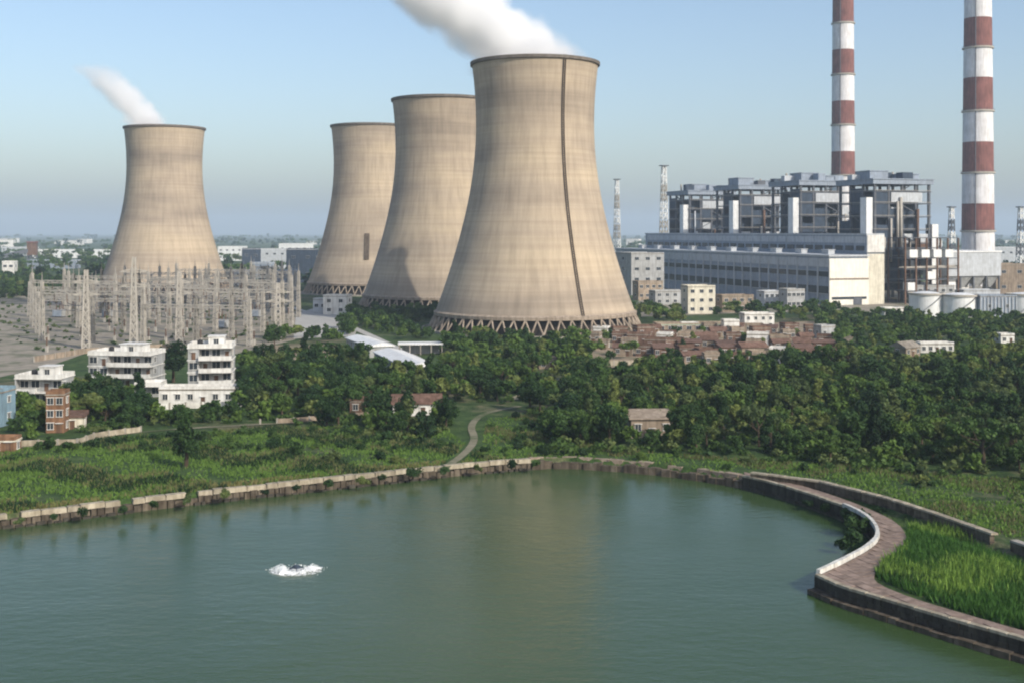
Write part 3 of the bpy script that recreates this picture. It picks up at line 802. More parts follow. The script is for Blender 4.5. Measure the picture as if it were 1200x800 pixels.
# open steel pipe rack in front of the first boiler
pr_ = thing('pipe_rack', 'rusty open steel pipe rack with white boxes beside the cream gable', 'pipe rack', HL(72, 4), HA)
cme = MB().box((0, 0, 21), (.9, .9, 42)).mesh('column', 'rust'); dme = MB().box((0, 0, 0), (40, 18, .5)).mesh('deck', 'steel')
bme = MB().box((0, 0, 0), (6, 5, 5)).mesh('white_box', 'white_metal')
for i in range(6):
    for j in (-9, 9): put('column', cme, pr_, (-20 + i * 8, j, 0))
for z in (8, 15, 22, 29, 36, 42): put('deck', dme, pr_, (0, 0, z + random.uniform(-.6, .6)))
for q in range(4): put('white_box', bme, pr_, (-14 + q * 9, -7, 32.2))
for q in range(3): put('white_box', bme, pr_, (-15 + q * 15, -6.5, 11.2 + 7 * (q % 2)))
pm = MB()
for q in range(6): pm.beam((-20, -8.5 + q * 1.2, 23.2), (22, -8.5 + q * 1.2, 23.2 + (q % 2)), .8, n=8)
pm.build('pipe', 'steel_light', pr_)['kind'] = 'stuff'

# ------------------------------------------------------------------ generic buildings
def win_mesh(w, h, frame='white_wall'):
    fr = MB().box((0, -.02, h / 2 + .12), (w + .5, .55, .14)).box((0, -.03, -h / 2 - .06), (w + .3, .3, .1)).box((0, -.06, 0), (.07, .06, h))
    for sx in (-1, 1): fr.box((sx * (w / 2 + .04), -.05, 0), (.08, .14, h))
    return fr.mesh('window', frame), MB().box((0, 0, 0), (w, .10, h)).mesh('pane', 'glass')
WIN = win_mesh(1.3, 1.4); WIN_BIG = win_mesh(2.2, 1.8); WIN_IND = win_mesh(3.2, 2.0, 'palegrey')
DOOR = MB().box((0, 0, 1.05), (1.1, .12, 2.1)).box((0, -.03, 2.25), (1.7, .7, .14), m=1).mesh('door', ['rust', 'white_wall'])
SHUT = MB().box((0, 0, 2.0), (3.6, .15, 4.0)).mesh('shutter', 'grey_wall')
def block(name, label, cat, px, py, w, d, h, rz=0.0, wall='white_wall', roof='slab', wins=(3, 1), win=None, group=None, D=None, roof_type='flat', overhang=0.35):
    """plain walled building with a roof, windows on the side facing the lake and the side walls; py = foot row in the photo"""
    if D is None: x, y = G(px, py)
    else: x, y = X(px, D), D
    t = thing(name, label, cat, (x, y + d / 2, 0), rz, group)
    win = win or WIN
    MB().box((0, 0, h / 2), (w, d, h)).build('wall', wall, t)
    if roof_type == 'flat':
        _mb = MB().box((0, 0, h + .15), (w + overhang, d + overhang, .3)); mb_r = _mb.build('roof', roof, t)
        mb = MB()
        for sx, sy, lx, ly in ((0, -1, w + .1, .2), (0, 1, w + .1, .2), (-1, 0, .2, d - .3), (1, 0, .2, d - .3)):
            mb.box((sx * (w / 2 - .05), sy * (d / 2 - .05), h + .65), (lx, ly, .7))
        mb.build('parapet', wall, mb_r)
    elif roof_type == 'gable':
        e = .5; k = .28 * d
        mb = MB().add([(-w / 2 - e, -d / 2 - e, h - .12), (w / 2 + e, -d / 2 - e, h - .12), (w / 2 + e, 0, h + k), (-w / 2 - e, 0, h + k), (-w / 2 - e, d / 2 + e, h - .12), (w / 2 + e, d / 2 + e, h - .12),
                       (-w / 2 - e, -d / 2 - e, h - .3), (w / 2 + e, -d / 2 - e, h - .3), (w / 2 + e, d / 2 + e, h - .3), (-w / 2 - e, d / 2 + e, h - .3)],
                      [(0, 1, 2, 3), (3, 2, 5, 4), (0, 6, 7, 1), (4, 5, 8, 9), (0, 3, 4, 9, 6), (1, 7, 8, 5, 2), (6, 9, 8, 7)])
        mb.build('roof', roof, t)
    elif roof_type == 'shed':
        e = .5
        mb = MB().add([(-w / 2 - e, -d / 2 - e, h), (w / 2 + e, -d / 2 - e, h), (w / 2 + e, d / 2 + e, h + .16 * d), (-w / 2 - e, d / 2 + e, h + .16 * d),
                       (-w / 2 - e, -d / 2 - e, h - .2), (w / 2 + e, -d / 2 - e, h - .2), (w / 2 + e, d / 2 + e, h - .2), (-w / 2 - e, d / 2 + e, h - .2)],
                      [(0, 1, 2, 3), (7, 6, 5, 4), (0, 4, 5, 1), (1, 5, 6, 2), (2, 6, 7, 3), (3, 7, 4, 0)])
        mb.build('roof', roof, t)
    nc, nf = wins
    fh = h / max(nf, 1)
    for f in range(nf):
        for c in range(nc):
            xx = -w / 2 + w * (c + .5) / nc
            if f == 0 and c == nc // 2 and win is WIN: put('door', DOOR, t, (xx, -d / 2 - .02, 0)); continue
            put('window', win, t, (xx, -d / 2 - .02, f * fh + fh * .55))
        for s in (-1, 1):
            o = put('window', win, t, (s * (w / 2 + .02), 0, f * fh + fh * .55), R(90) * s)
    return t
def flats(label, px, py, w, d, floors, rz=0.0, balcony=(0.1, 1.0), fh=3.3, mumty=1, wall='white_wall', group=None):
    x, y = G(px, py)
    t = thing('apartment_house', label, 'house', (x, y + d / 2, 0), rz, group)
    h = floors * fh
    MB().box((0, 1.1, h / 2), (w, d - 2.2, h)).box((-w / 2 + balcony[0] * w / 2 + .01, -d / 2 + 1.1, h / 2), (max(balcony[0] * w, .3), 2.2, h)).build('wall', 'grey_wall' if wall == 'white_wall' else wall, t)
    x0, x1 = -w / 2 + balcony[0] * w, -w / 2 + balcony[1] * w
    for f in range(floors):
        z = f * fh
        sl = MB().box((0, 0, z + fh - .1), (w + .5, d + .5, .28)).build('floor_slab', wall, t)
        bm_ = MB(); cx = (x0 + x1) / 2; L = x1 - x0
        if f: 
            bm_.box((cx, -d / 2 - .75, z - .02), (L, 1.5, .2)).box((cx, -d / 2 - 1.42, z + .6), (L, .16, 1.1)).box((x0 + .08, -d / 2 - .72, z + .6), (.16, 1.2, 1.1)).box((x1 - .08, -d / 2 - .72, z + .6), (.16, 1.2, 1.1))
            bm_.build('balcony', wall, t)
        n = max(2, int(w / 3))
        for c in range(n):
            xx = -w / 2 + w * (c + .5) / n
            put('door' if (c + f) % 3 == 0 else 'window', DOOR if (c + f) % 3 == 0 else WIN_BIG, t, (xx, (-d / 2 - .02 if xx < x0 else -d / 2 + 2.18), z + (0.05 if (c + f) % 3 == 0 else fh * .52)))
        for s in (-1, 1): put('window', WIN, t, (s * (w / 2 + .02), -d * .2, z + fh * .52), R(90) * s)
    pm_ = MB()
    for sx, sy, lx, ly in ((0, -1, w + .3, .22), (0, 1, w + .3, .22), (-1, 0, .22, d - .3), (1, 0, .22, d - .3)):
        pm_.box((sx * (w / 2), sy * (d / 2), h + .55), (lx, ly, 1.0))
    pm_.build('parapet', wall, t)
    if mumty:
        r_ = MB().box((w * .12, .5, h + 1.35), (w * .36, d * .5, 2.7)).box((w * .12, .5, h + 2.8), (w * .4, d * .56, .22)).build('stair_room', wall, t)
        put('window', WIN, r_, (w * .12, .5 - d * .25 - .03, h + 1.4))
        MB().lathe([(.75, 0), (.8, .2), (.8, 1.3), (.5, 1.6), (.2, 1.7)], 14, cap0=True, cap1=True).build('water_tank', 'opening', t, True, (-w * .28, 1, h + .1))
    return t
G_COL = 'white colony houses by the switchyard'
flats('white three-storey house with long balcony bands before the switchyard', 142, 455, 19, 11, 3, R(-6), (0.32, 1.0), group=G_COL)
flats('tall white house with stacked balconies rising above the long white wall', 243, 464, 12, 10, 4, R(8), (0.25, 1.0), fh=3.4, group=G_COL)
flats('small white two-storey house with a bright rooftop room', 45, 476, 12, 9, 2, R(-4), (0.0, 0.5), fh=3.7, group=G_COL)
flats('low pale house tucked between the balcony house and the big tree', 172, 466, 7, 7, 1, R(4), mumty=0, group=G_COL)
block('outbuilding', 'long low white outbuilding under the tall white house', 'outbuilding', 230, 474, 20, 6, 3.9, R(2), wins=(6, 1), wall='white_wall')
block('brick_house', 'narrow orange brown house with bare plaster beside the bank track', 'house', 63, 507, 4.0, 5, 8.6, R(6), wall='orange_plaster', wins=(2, 3))
block('lean_to', 'low cream lean-to against the orange brown house', 'shed', 82, 503, 5.0, 5, 3.0, R(12), wall='cream_wall', roof='terracotta', wins=(1, 1), roof_type='shed')
block('blue_house', 'sky blue painted house at the end of the bank track', 'house', -14, 500, 7.0, 7, 8.0, R(-3), wall='blue_paint', wins=(2, 2))
block('hut', 'ochre hut on the grass beside the blue painted house', 'hut', 2, 530, 5.0, 4, 2.2, R(3), wall='orange_plaster', roof='cream_wall', wins=(2, 1))
block('farm_shed', 'long shed with a terracotta roof and white end wall by the footpath', 'shed', 487, 487, 12, 7, 3.2, R(6), wall='white_wall', roof='terracotta', wins=(4, 1), roof_type='gable')
block('farm_shed', 'small brown brick hut behind the thicket near the footpath', 'hut', 425, 484, 6, 5, 2.8, R(-8), wall='brick', roof='slab', wins=(2, 1))
block('pump_house', 'pale hut with a yellowish roof half hidden in the thicket', 'hut', 763, 513, 9.5, 7, 4.4, R(4), wall='mudwall', roof='mudwall', wins=(3, 1), roof_type='shed')
block('white_hut', 'low whitewashed hut on the dirt track above the footpath', 'hut', 640, 432, 6, 5, 3.0, R(12), wall='mudwall', roof='slab', wins=(2, 1))
# sheds by the plant road
def long_shed(label, p0, p1, w, h, wall='grey_wall', roof='white_metal', group=None):
    a, b = Vector(G(*p0, h)), Vector(G(*p1, h)); L = (b - a).length; rz = math.atan2((b - a).y, (b - a).x); c = (a + b) / 2
    t = thing('storage_shed', label, 'shed', (c.x, c.y, 0), rz, group)
    MB().box((0, 0, h / 2), (L, w, h)).build('wall', wall, t)
    mb = MB(); e = .6; k = 0.12 * w
    mb.add([(-L / 2 - e, -w / 2 - e, h - .02), (L / 2 + e, -w / 2 - e, h - .02), (L / 2 + e, 0, h + k), (-L / 2 - e, 0, h + k), (-L / 2 - e, w / 2 + e, h - .02), (L / 2 + e, w / 2 + e, h - .02), (-L / 2 - e, -w / 2 - e, h - .3), (L / 2 + e, -w / 2 - e, h - .3), (L / 2 + e, w / 2 + e, h - .3), (-L / 2 - e, w / 2 + e, h - .3)],
           [(0, 1, 2, 3), (3, 2, 5, 4), (0, 6, 7, 1), (4, 5, 8, 9), (0, 3, 4, 9, 6), (1, 7, 8, 5, 2), (6, 9, 8, 7)])
    mb.build('roof', roof, t)
    n = int(L / 6)
    for i in range(n):
        for s in (-1, 1): put('window', WIN_BIG, t, (-L / 2 + L * (i + .5) / n, s * (w / 2 + .02), h * .55), 0 if s < 0 else math.pi)
    put('shutter', SHUT, t, (-L / 2 - .05, 0, 0), R(90)); put('shutter', SHUT, t, (L / 2 + .05, 0, 0), R(90))
    return t
long_shed('long white-roofed shed on the plant road, close to the concrete yard', (419, 395), (447, 405), 9, 4.2)
long_shed('long white-roofed shed on the plant road, the one ending among the trees', (455, 411), (494, 429), 10, 4.2)
cx_, cy_2 = G(492, 416)
cn = thing('open_canopy', 'open canopy with a thin pale roof on posts beside the white sheds', 'canopy', (cx_, cy_2 + 4, 0), R(4))
MB().box((0, 0, 4.1), (17, 8, .5)).build('roof', 'white_metal', cn)
for i in range(5):
    for j in (-3.6, 3.6): MB().box((-8 + i * 4, j, 1.95), (.4, .4, 3.9)).build('post', 'bare_concrete', cn)
MB().box((0, 2.5, 1.6), (14, 1, 3.2)).build('back_wall', 'grey_wall', cn)
block('pump_house', 'square white pump house at the foot of the cooling towers', 'pump house', 394, 369, 13.5, 11, 10, R(-8), wall='white_wall', wins=(2, 2), win=WIN_BIG)
block('switch_house', 'low grey switch house joined to the white pump house', 'pump house', 376, 366, 8, 9, 7, R(-8), wall='palegrey', wins=(2, 1), win=WIN_BIG)
# plant buildings before the turbine hall
block('office_block', 'cream office block before the long blue-grey facade', 'office', 820, 368, 16, 13, 15, R(10), wall='cream_wall', wins=(3, 3), win=WIN_BIG)
block('workshop', 'wide shed under a flat pale green roof behind the village', 'shed', 812, 389, 34, 10, 3.2, R(4), wall='mudwall', roof='green_roof', wins=(8, 1), win=WIN_BIG)
block('gate_house', 'small white cube gatehouse at the end of the green-roofed shed', 'gatehouse', 857, 391, 7, 6, 5.4, R(4), wall='white_wall', wins=(2, 1))
block('white_building', 'white two-storey plant building behind the village', 'building', 889, 385, 14.5, 9, 6.4, R(6), wall='white_wall', wins=(4, 2))
for i, (px, py, w, h, wl, lb) in enumerate([(862, 366, 20, 9, 'mudwall', 'brownish plant store next to the cream office block'), (905, 360, 14, 9, 'palegrey', 'pale grey plant store below the turbine hall windows'),
        (930, 362, 12, 11, 'grey_wall', 'grey plant store close to the cream gable end'), (784, 357, 22, 8, 'grey_wall', 'grey flat-roofed store next to the biggest cooling tower'),
        (760, 352, 18, 12, 'mudwall', 'weathered block between the biggest cooling tower and the hall')]):
    block('plant_store', lb, 'store', px, py, w, 10, h, HA, wall=wl, wins=(4, 2), win=WIN_BIG)
block('unit_annex', 'grey annex at the far end of the turbine hall', 'power house', 752, 346, 26, 30, 30, HA, wall='grey_wall', wins=(3, 4), win=WIN_IND)
# tanks and sheds by the wide chimney
def tank(label, px, py, r, h):
    x, y = G(px, py)
    t = thing('storage_tank', label, 'tank', (x, y + r, 0), 0, 'white storage tanks')
    MB().lathe([(r, -.2), (r, h)], 40).build('wall', 'white_metal', t, True)
    MB().lathe([(r + .15, h - .15), (r + .15, h + .15), (r * .7, h + r * .12), (r * .35, h + r * .18), (.05, h + r * .2)], 40).build('roof', 'white_metal', t)
    MB().lathe([(r + .7, h - .1), (r + .7, h + 1.0), (r + .6, h + 1.0), (r + .6, h - .1)], 40).build('railing', 'steel_light', t)
    mb = MB()
    for i in range(22):
        a = R(-140 + i * 4); mb.beam(((r + .1) * math.cos(a), (r + .1) * math.sin(a), i * h / 22), ((r + 1.2) * math.cos(a), (r + 1.2) * math.sin(a), i * h / 22), .3)
    mb.build('stair', 'steel', t)
tank('white storage tank with a domed roof standing beside the cream gable end', 1092, 371, 9.0, 11.5)
tank('white storage tank standing next to the grey ribbed shed', 1132, 372, 9.5, 11.0)
tank('white storage tank standing beyond the grey ribbed shed', 1206, 372, 8, 11.5)
sh = block('ribbed_shed', 'grey ribbed shed between the white storage tanks', 'shed', 1170, 372, 20, 12, 11, 0, wall='bluegrey', wins=(2, 1), win=WIN_BIG)
rib = MB().box((0, 0, 5.4), (.5, .5, 10.8)).mesh('rib', 'palegrey')
for i in range(11): put('rib', rib, sh, (-9.6 + i * 1.92, -6.2, 0))
block('white_store', 'small white store at the foot of the cream gable end', 'store', 1046, 370, 12, 6, 3.6, HA, wall='white_wall', wins=(3, 1))
block('silo_block', 'beige windowless ash building beside the wide striped chimney', 'building', 1184, 346, 24, 20, 22, R(6), wall='mudwall', wins=(2, 2), win=WIN_IND)
block('control_room', 'white flat-roofed control block at the foot of the wide striped chimney', 'building', 1122, 341, 17, 15, 19, R(8), wall='white_wall', wins=(4, 3), win=WIN_BIG)
block('pump_block', 'grey block behind the storage tanks below the wide chimney', 'building', 1095, 356, 26, 12, 11, R(8), wall='grey_wall', wins=(5, 2), win=WIN_BIG)
block('ash_shed', 'low grey ash shed beside the beige windowless building', 'shed', 1150, 356, 24, 14, 8, R(4), wall='palegrey', wins=(5, 1), win=WIN_BIG)

# lattice masts
def lattice(mb, x, y, z0, z1, w0, w1, n, t, m=0):
    for k in range(n):
        a, b = z0 + (z1 - z0) * k / n, z0 + (z1 - z0) * (k + 1) / n
        wa, wb_ = w0 + (w1 - w0) * k / n, w0 + (w1 - w0) * (k + 1) / n
        ca = [(x + sx * wa / 2, y + sy * wa / 2, a) for sx, sy in ((-1, -1), (1, -1), (1, 1), (-1, 1))]
        cb = [(x + sx * wb_ / 2, y + sy * wb_ / 2, b) for sx, sy in ((-1, -1), (1, -1), (1, 1), (-1, 1))]
        for i in range(4):
            j = (i + 1) % 4
            mb.beam(ca[i], cb[i], t); mb.beam(ca[i], cb[j] if k % 2 else cb[j], t * .7); mb.beam(ca[j], cb[i], t * .7)
    return mb
def mast(label, px, D, ztop, w, m='steel_light'):
    t = thing('lattice_mast', label, 'mast', (X(px, D), D, 0), R(20))
    n = 12
    for k in range(6):
        lattice(MB(), 0, 0, ztop * k / 6, ztop * (k + 1) / 6 - .1, w * (1 - .1 * k), w * (1 - .1 * (k + 1)), 2, .75).build('section', 'white_metal' if k % 2 else m, t)
    MB().box((0, 0, ztop), (w * .9, w * .9, 1)).build('platform', 'steel', t)
    return t
mast('tall pale lattice mast behind the far end of the turbine hall', 778, 1300, 118, 9)
mast('faint lattice mast between the biggest cooling tower and the tall mast', 723, 1500, 112, 8)
mast('thin lattice mast just beside the wide striped chimney', 1115, 1150, 70, 7, 'steel')
mast('thin lattice mast beyond the beige windowless building', 1196, 1150, 70, 7, 'steel')

# ------------------------------------------------------------------ electrical switchyard
def gantry_parts(h, span, beam_h):
    cm = lattice(MB(), 0, 0, -.3, h, 1.7, 0.8, 7, .34); cm.beam((0, 0, h), (0, 0, h + 4), .3, w2=.1)
    bm_ = MB()
    for sy in (-.7, .7):
        for sz in (-.6, .6): bm_.beam((0, sy, beam_h + sz), (span, sy, beam_h + sz), .3)
    n = 9
    for i in range(n):
        a, b = span * i / n, span * (i + 1) / n
        s = .6 if i % 2 else -.6
        for sy in (-.7, .7): bm_.beam((a, sy, beam_h - s), (b, sy, beam_h + s), .22)
        bm_.beam((a, -.7, beam_h + .6), (b, .7, beam_h + .6), .22)
    st = MB()
    for k in range(7): st.lathe([(.05, -k * .5), (.26, -k * .5 - .12), (.26, -k * .5 - .2), (.05, -k * .5 - .42)], 8)
    return cm.mesh('column', 'steel_light'), bm_.mesh('crossbeam', 'steel_light'), st.mesh('insulator_string', 'rust')
SPAN = 24.0
gp = [gantry_parts(19, SPAN, 15.5), gantry_parts(25, SPAN, 20.5)]
wire = MB()
P = [(0, 31 * s, 11.6 - 2.2 * (1 - (2 * s - 1) ** 2)) for s in np.linspace(0, 1, 9)]
for a, b in zip(P, P[1:]): wire.beam(a, b, .14)
wire_me = wire.mesh('conductor', 'steel')
YA = R(-14)
ca, sa = math.cos(YA), math.sin(YA)
n_g = 0
yard_px = np.array([(38, 424), (30, 352), (120, 345), (295, 340), (345, 350), (340, 400), (270, 412), (190, 406), (100, 411)], float)
yard_w = np.array([G(*p) for p in yard_px])
o0 = np.array(G(60, 420))
for r_ in range(0, 16):
    for c in range(-6, 16):
        bx = o0[0] + c * SPAN * ca - r_ * 31 * sa; by = o0[1] + c * SPAN * sa + r_ * 31 * ca
        mx, my = bx + SPAN / 2 * ca, by + SPAN / 2 * sa
        if signed_inside(np.array([mx]), np.array([my]), yard_w)[0] < 2: continue
        if math.hypot(mx - T4.location.x, my - T4.location.y) < 75 or random.random() < 0.08: continue
        k = (r_ + c // 3) % 2
        row = ['first', 'second', 'third', 'fourth', 'fifth', 'sixth', 'seventh', 'eighth', 'ninth', 'tenth', 'eleventh', 'twelfth', 'thirteenth', 'fourteenth', 'fifteenth', 'sixteenth'][r_]
        t = thing('switchyard_gantry', '%s steel lattice gantry in the %s row of the switchyard, counted from the white houses' % (['lower', 'taller'][k], row), 'gantry', (bx, by, 0), YA, 'lattice gantries of the switchyard')
        put('column', gp[k][0], t); put('column', gp[k][0], t, (SPAN, 0, 0)) if random.random() < .75 else put('column', gp[1][0], t, (SPAN, 0, 0))
        put('crossbeam', gp[k][1], t, (0, 0, 0))
        for x in (6, 12, 18): put('insulator_string', gp[k][2], t, (x, 0, (15.5, 20.5)[k] - .6))
        if r_ < 14:
            for x in (6, 12, 18): put('conductor', wire_me, t, (x, 0, (0, 4.5)[k]))
        n_g += 1
for lb, px, py, h in (('tall pale lattice tower between the balcony house and the big tree', 157, 408, 36), ('tall pale lattice tower behind the balcony house', 101, 408, 31),
                      ('tall pale lattice tower at the edge of the concrete yard', 326, 398, 24), ('tall pale lattice tower behind the tall white house', 210, 398, 29)):
    x, y = G(px, py)
    t = thing('lattice_tower', lb, 'lattice tower', (x, y, 0), R(10))
    lattice(MB(), 0, 0, -.3, h, 2.8, 1.0, 10, .5).build('body', 'steel_light', t)
    for z in (h * .68, h * .84):
        am = MB()
        for s in (-1, 1): am.beam((0, 0, z + 1.2), (s * 5.5, 0, z), .35); am.beam((0, 0, z - .2), (s * 5.5, 0, z), .35)
        am.build('cross_arm', 'steel_light', t)
post_root = None
n_p = 0
base_p = MB().box((0, 0, 1.2), (.9, .9, 2.4)).mesh('stand', 'steel_light')
pc_m = MB()
for k in range(8): pc_m.lathe([(.12, 2.4 + k * .42), (.33, 2.5 + k * .42), (.33, 2.62 + k * .42), (.12, 2.82 + k * .42)], 8)
col_p = pc_m.mesh('insulator', 'rust'); cap_p = MB().box((0, 0, 5.95), (.9, .5, .4)).mesh('cap', 'steel_light')
for r_ in range(0, 8):
    for c in range(-10, 34):
        x = o0[0] + (c * 8) * ca - (r_ * 46 + 20) * sa; y = o0[1] + (c * 8) * sa + (r_ * 46 + 20) * ca
        if signed_inside(np.array([x]), np.array([y]), yard_w)[0] < 2 or math.hypot(x - T4.location.x, y - T4.location.y) < 62: continue
        if random.random() < .45: continue
        t = thing('post_insulator', 'ribbed post insulator on a steel stand among the switchyard gantries', 'insulator', (x, y, 0), YA, 'post insulators in the switchyard')
        put('stand', base_p, t); put('insulator', col_p, t); put('cap', cap_p, t); n_p += 1
tr_me = MB().box((0, 0, 2.4), (6, 4, 3.6)).mesh('tank', 'grey_wall'); fin = MB().box((0, -2.6, 2.3), (5, .8, 3.0)).mesh('radiator', 'bluegrey'); bush = MB().lathe([(.3, 4.2), (.2, 7)], 8).mesh('bushing', 'rust')
for i, (px, py) in enumerate([(70, 372), (128, 372), (260, 385), (300, 372)]):
    x, y = G(px, py)
    t = thing('transformer', 'grey power transformer with brown bushings standing among the switchyard gantries', 'transformer', (x, y, 0), YA, 'switchyard transformers')
    put('tank', tr_me, t); put('radiator', fin, t)
    for q in (-2, 0, 2): put('bushing', bush, t, (q, 0, 0))

# ------------------------------------------------------------------ village
keep = []                                                     # discs kept free of trees: x, y, r
V_KINDS = [('small brick house with a flat concrete roof in the village', 'brick', 'slab', 'flat'), ('small village house with beige walls and a terracotta gable roof', 'mudwall', 'terracotta', 'gable'),
           ('low beige village house with a flat grey roof', 'mudwall', 'slab', 'flat'), ('brick village shed with a sloping rust coloured roof', 'brick', 'terracotta', 'shed'), ('whitewashed village house with a flat roof', 'white_wall', 'slab', 'flat')]
vil = []
for row, (py, x0, x1) in enumerate([(390, 752, 955), (396, 700, 985), (403, 692, 975), (411, 700, 985), (419, 720, 975), (427, 800, 960)]):
    px = x0 + random.uniform(0, 14)
    while px < x1:
        vil.append((px, py + random.uniform(-2, 2))); px += random.uniform(19, 33)
for px, py in vil:
    k = random.choices(range(5), (5, 4, 5, 3, 1.2))[0]
    lb, wl, rf, rt_ = V_KINDS[k]
    vx, vy = G(px, py)
    lmk = min([(G(812, 389), 'the green-roofed shed'), (G(889, 385), 'the white plant building'), (G(740, 428), 'the compound wall'), (G(968, 397), 'the grey hut'), (G(700, 398), 'the cooling tower'), (G(900, 427), 'the thicket')], key=lambda l: math.hypot(l[0][0] - vx, l[0][1] - vy))[1]
    lb = lb + ' near ' + lmk
    block('village_house', lb, 'house', px, py, random.uniform(5, 9.5), random.uniform(4.5, 7), random.uniform(2.6, 4.2), R(random.uniform(-18, 18)), wall=wl, roof=rf, wins=(random.choice((2, 3)), 1), roof_type=rt_, group='village houses: ' + lb)
block('village_house', 'pinkish gable house standing alone among the dark trees', 'house', 1064, 418, 9, 7, 3.6, R(38), wall='mudwall', roof='slab', wins=(3, 1), roof_type='gable')
block('village_house', 'long low pale house among the dark trees beside the pinkish gable house', 'house', 1098, 413, 13, 5, 3.0, R(3), wall='white_wall', roof='slab', wins=(5, 1))
block('village_house', 'tiny white house alone in the trees below the storage tanks', 'house', 1180, 402, 6, 5, 3.0, R(8), wall='white_wall', roof='slab', wins=(2, 1))
block('grey_shed', 'grey hut at the edge of the village under the dark trees', 'hut', 968, 397, 7, 6, 5, R(20), wall='grey_wall', roof='slab', wins=(2, 1))
def panel_wall(name, label, pxs, h, m, step=4.0):
    t = thing(name, label, 'wall')
    pts = [G(x, y) for x, y in pxs]
    block_row(t, pts, 'wall_panel', step, -.2, h, (-.12, .12), m, gap=.12, skip=.04, jz=.05, jit=.02)
    P = resample(pts, step)
    pme = MB().box((0, 0, h / 2), (.4, .4, h + .3)).mesh('pillar', 'bare_concrete')
    for x, y in P: put('pillar', pme, t, (x, y, 0))
panel_wall('compound_wall', 'pale compound wall along the lower side of the village', [(680, 429), (725, 428), (775, 427), (800, 430)], 1.7, 'coping')
panel_wall('compound_wall', 'broken cream compound wall above the grassy lake bank', [(22, 523), (92, 521), (112, 513), (165, 506)], 1.3, 'coping')
panel_wall('compound_wall', 'weathered compound wall below the dark trees beyond the footpath', [(305, 497), (345, 495), (400, 490), (440, 488)], 1.2, 'mudwall')
panel_wall('compound_wall', 'pale compound wall below the long white outbuilding', [(180, 480), (230, 478), (285, 476)], 1.6, 'coping_white')
panel_wall('compound_wall', 'weathered boundary wall along the edge of the switchyard gravel', [(40, 424), (100, 414), (190, 409), (270, 417)], 2.0, 'mudwall', 6)

# ------------------------------------------------------------------ distant works
far = [  # px, foot row, D, width, depth, height, wall, roof, label
    (8, None, 1150, 11, 14, 17, 'white_wall', 'small white block far off beyond the switchyard'),
    (88, None, 2100, 150, 30, 14, 'white_metal', 'very long white shed on the horizon past the lone cooling tower'),
    (20, None, 2300, 60, 30, 16, 'palegrey', 'pale shed on the horizon next to the very long white shed'),
    (270, None, 1900, 40, 30, 22, 'white_metal', 'white roofed works just past the lone cooling tower'),
    (292, None, 1250, 19, 22, 28, 'darkblue', 'dark blue works building between the cooling towers'),
    (322, None, 1500, 48, 26, 24, 'palegrey', 'pale works hall between the cooling towers'),
    (345, None, 1750, 44, 30, 28, 'white_metal', 'white works hall close behind the end cooling tower'),
    (305, None, 1180, 20, 18, 15, 'bluegrey', 'blue-grey works shed behind the switchyard gantries'),
    (352, None, 1080, 26, 20, 30, 'darkblue', 'dark boxy works building beside the end cooling tower'),
    (335, None, 980, 15, 14, 14, 'bluegrey', 'small blue-grey works block beside the switchyard'),
    (275, None, 1020, 16, 16, 12, 'palegrey', 'pale block just beside the lone cooling tower'),
    (1185, None, 1500, 50, 30, 26, 'palegrey', 'pale works hall far behind the wide striped chimney'),
    (60, None, 1500, 60, 20, 10, 'bluegrey', 'low blue-grey shed beyond the switchyard trees')]
for px, _, D, w, d, h, wl, lb in far:
    block('works_building', lb, 'building', px, 0, w, d, h, R(random.uniform(-12, 12)), wall=wl, roof='white_metal', wins=(max(2, int(w / 9)), 2), win=WIN_IND, D=D, group='distant works buildings')
tw = thing('transfer_tower', 'red and grey conveyor transfer tower on the horizon', 'tower', (X(38, 1700), 1700, 0), R(15))
MB().box((0, 0, 22), (13, 13, 18)).build('cabin', 'rust', tw); lattice(MB(), 0, 0, -.3, 13, 12, 12, 2, 1.2).build('frame', 'steel', tw); MB().box((0, 0, 31.6), (15, 15, 1.4)).build('roof', 'red_band', tw)
mb = MB(); mb.beam((-4, -3, 20), (-70, -40, 3), 5); mb.build('conveyor', 'steel', tw)
for i in range(9):
    D = random.uniform(2600, 5200)
    block('distant_hall', 'small pale hall lost in the haze of the horizon', 'building', random.choice((random.uniform(-20, 130), random.uniform(250, 380), random.uniform(730, 790), random.uniform(1090, 1220))), 0, random.uniform(40, 110), 40, random.uniform(10, 22), R(random.uniform(-20, 20)), wall='white_wall', wins=(3, 1), win=WIN_IND, D=D, group='halls on the horizon')

# ------------------------------------------------------------------ vegetation
def leaf_cloud(centres, radii, n, size, flat=0.85, up=0.0):
    """n leaf faces spread through lobes, denser towards each lobe's skin"""
    C = np.array(centres); Rr = np.array(radii)
    w = Rr ** 2; k = rng.choice(len(C), n, p=w / w.sum())
    d = rng.normal(size=(n, 3)); d /= np.linalg.norm(d, axis=1)[:, None]
    r = rng.uniform(0.35, 1.0, n) ** 0.45 * (1 + rng.normal(0, 0.10, n))
    p = C[k] + d * (Rr[k] * r)[:, None] * np.array([1, 1, flat])
    a = d + rng.normal(0, 0.75, (n, 3)); a[:, 2] += up
    a /= np.linalg.norm(a, axis=1)[:, None]
    t = np.cross(a, rng.normal(size=(n, 3))); t /= np.linalg.norm(t, axis=1)[:, None]
    b = np.cross(a, t)
    s = (size * rng.uniform(0.6, 1.35, n))[:, None]
    v = np.stack([p - t * s, p - b * s * .62, p + t * s, p + b * s * .62], 1)
    return v.reshape(-1, 3)
def quads(nv): return np.arange(nv).reshape(-1, 4)
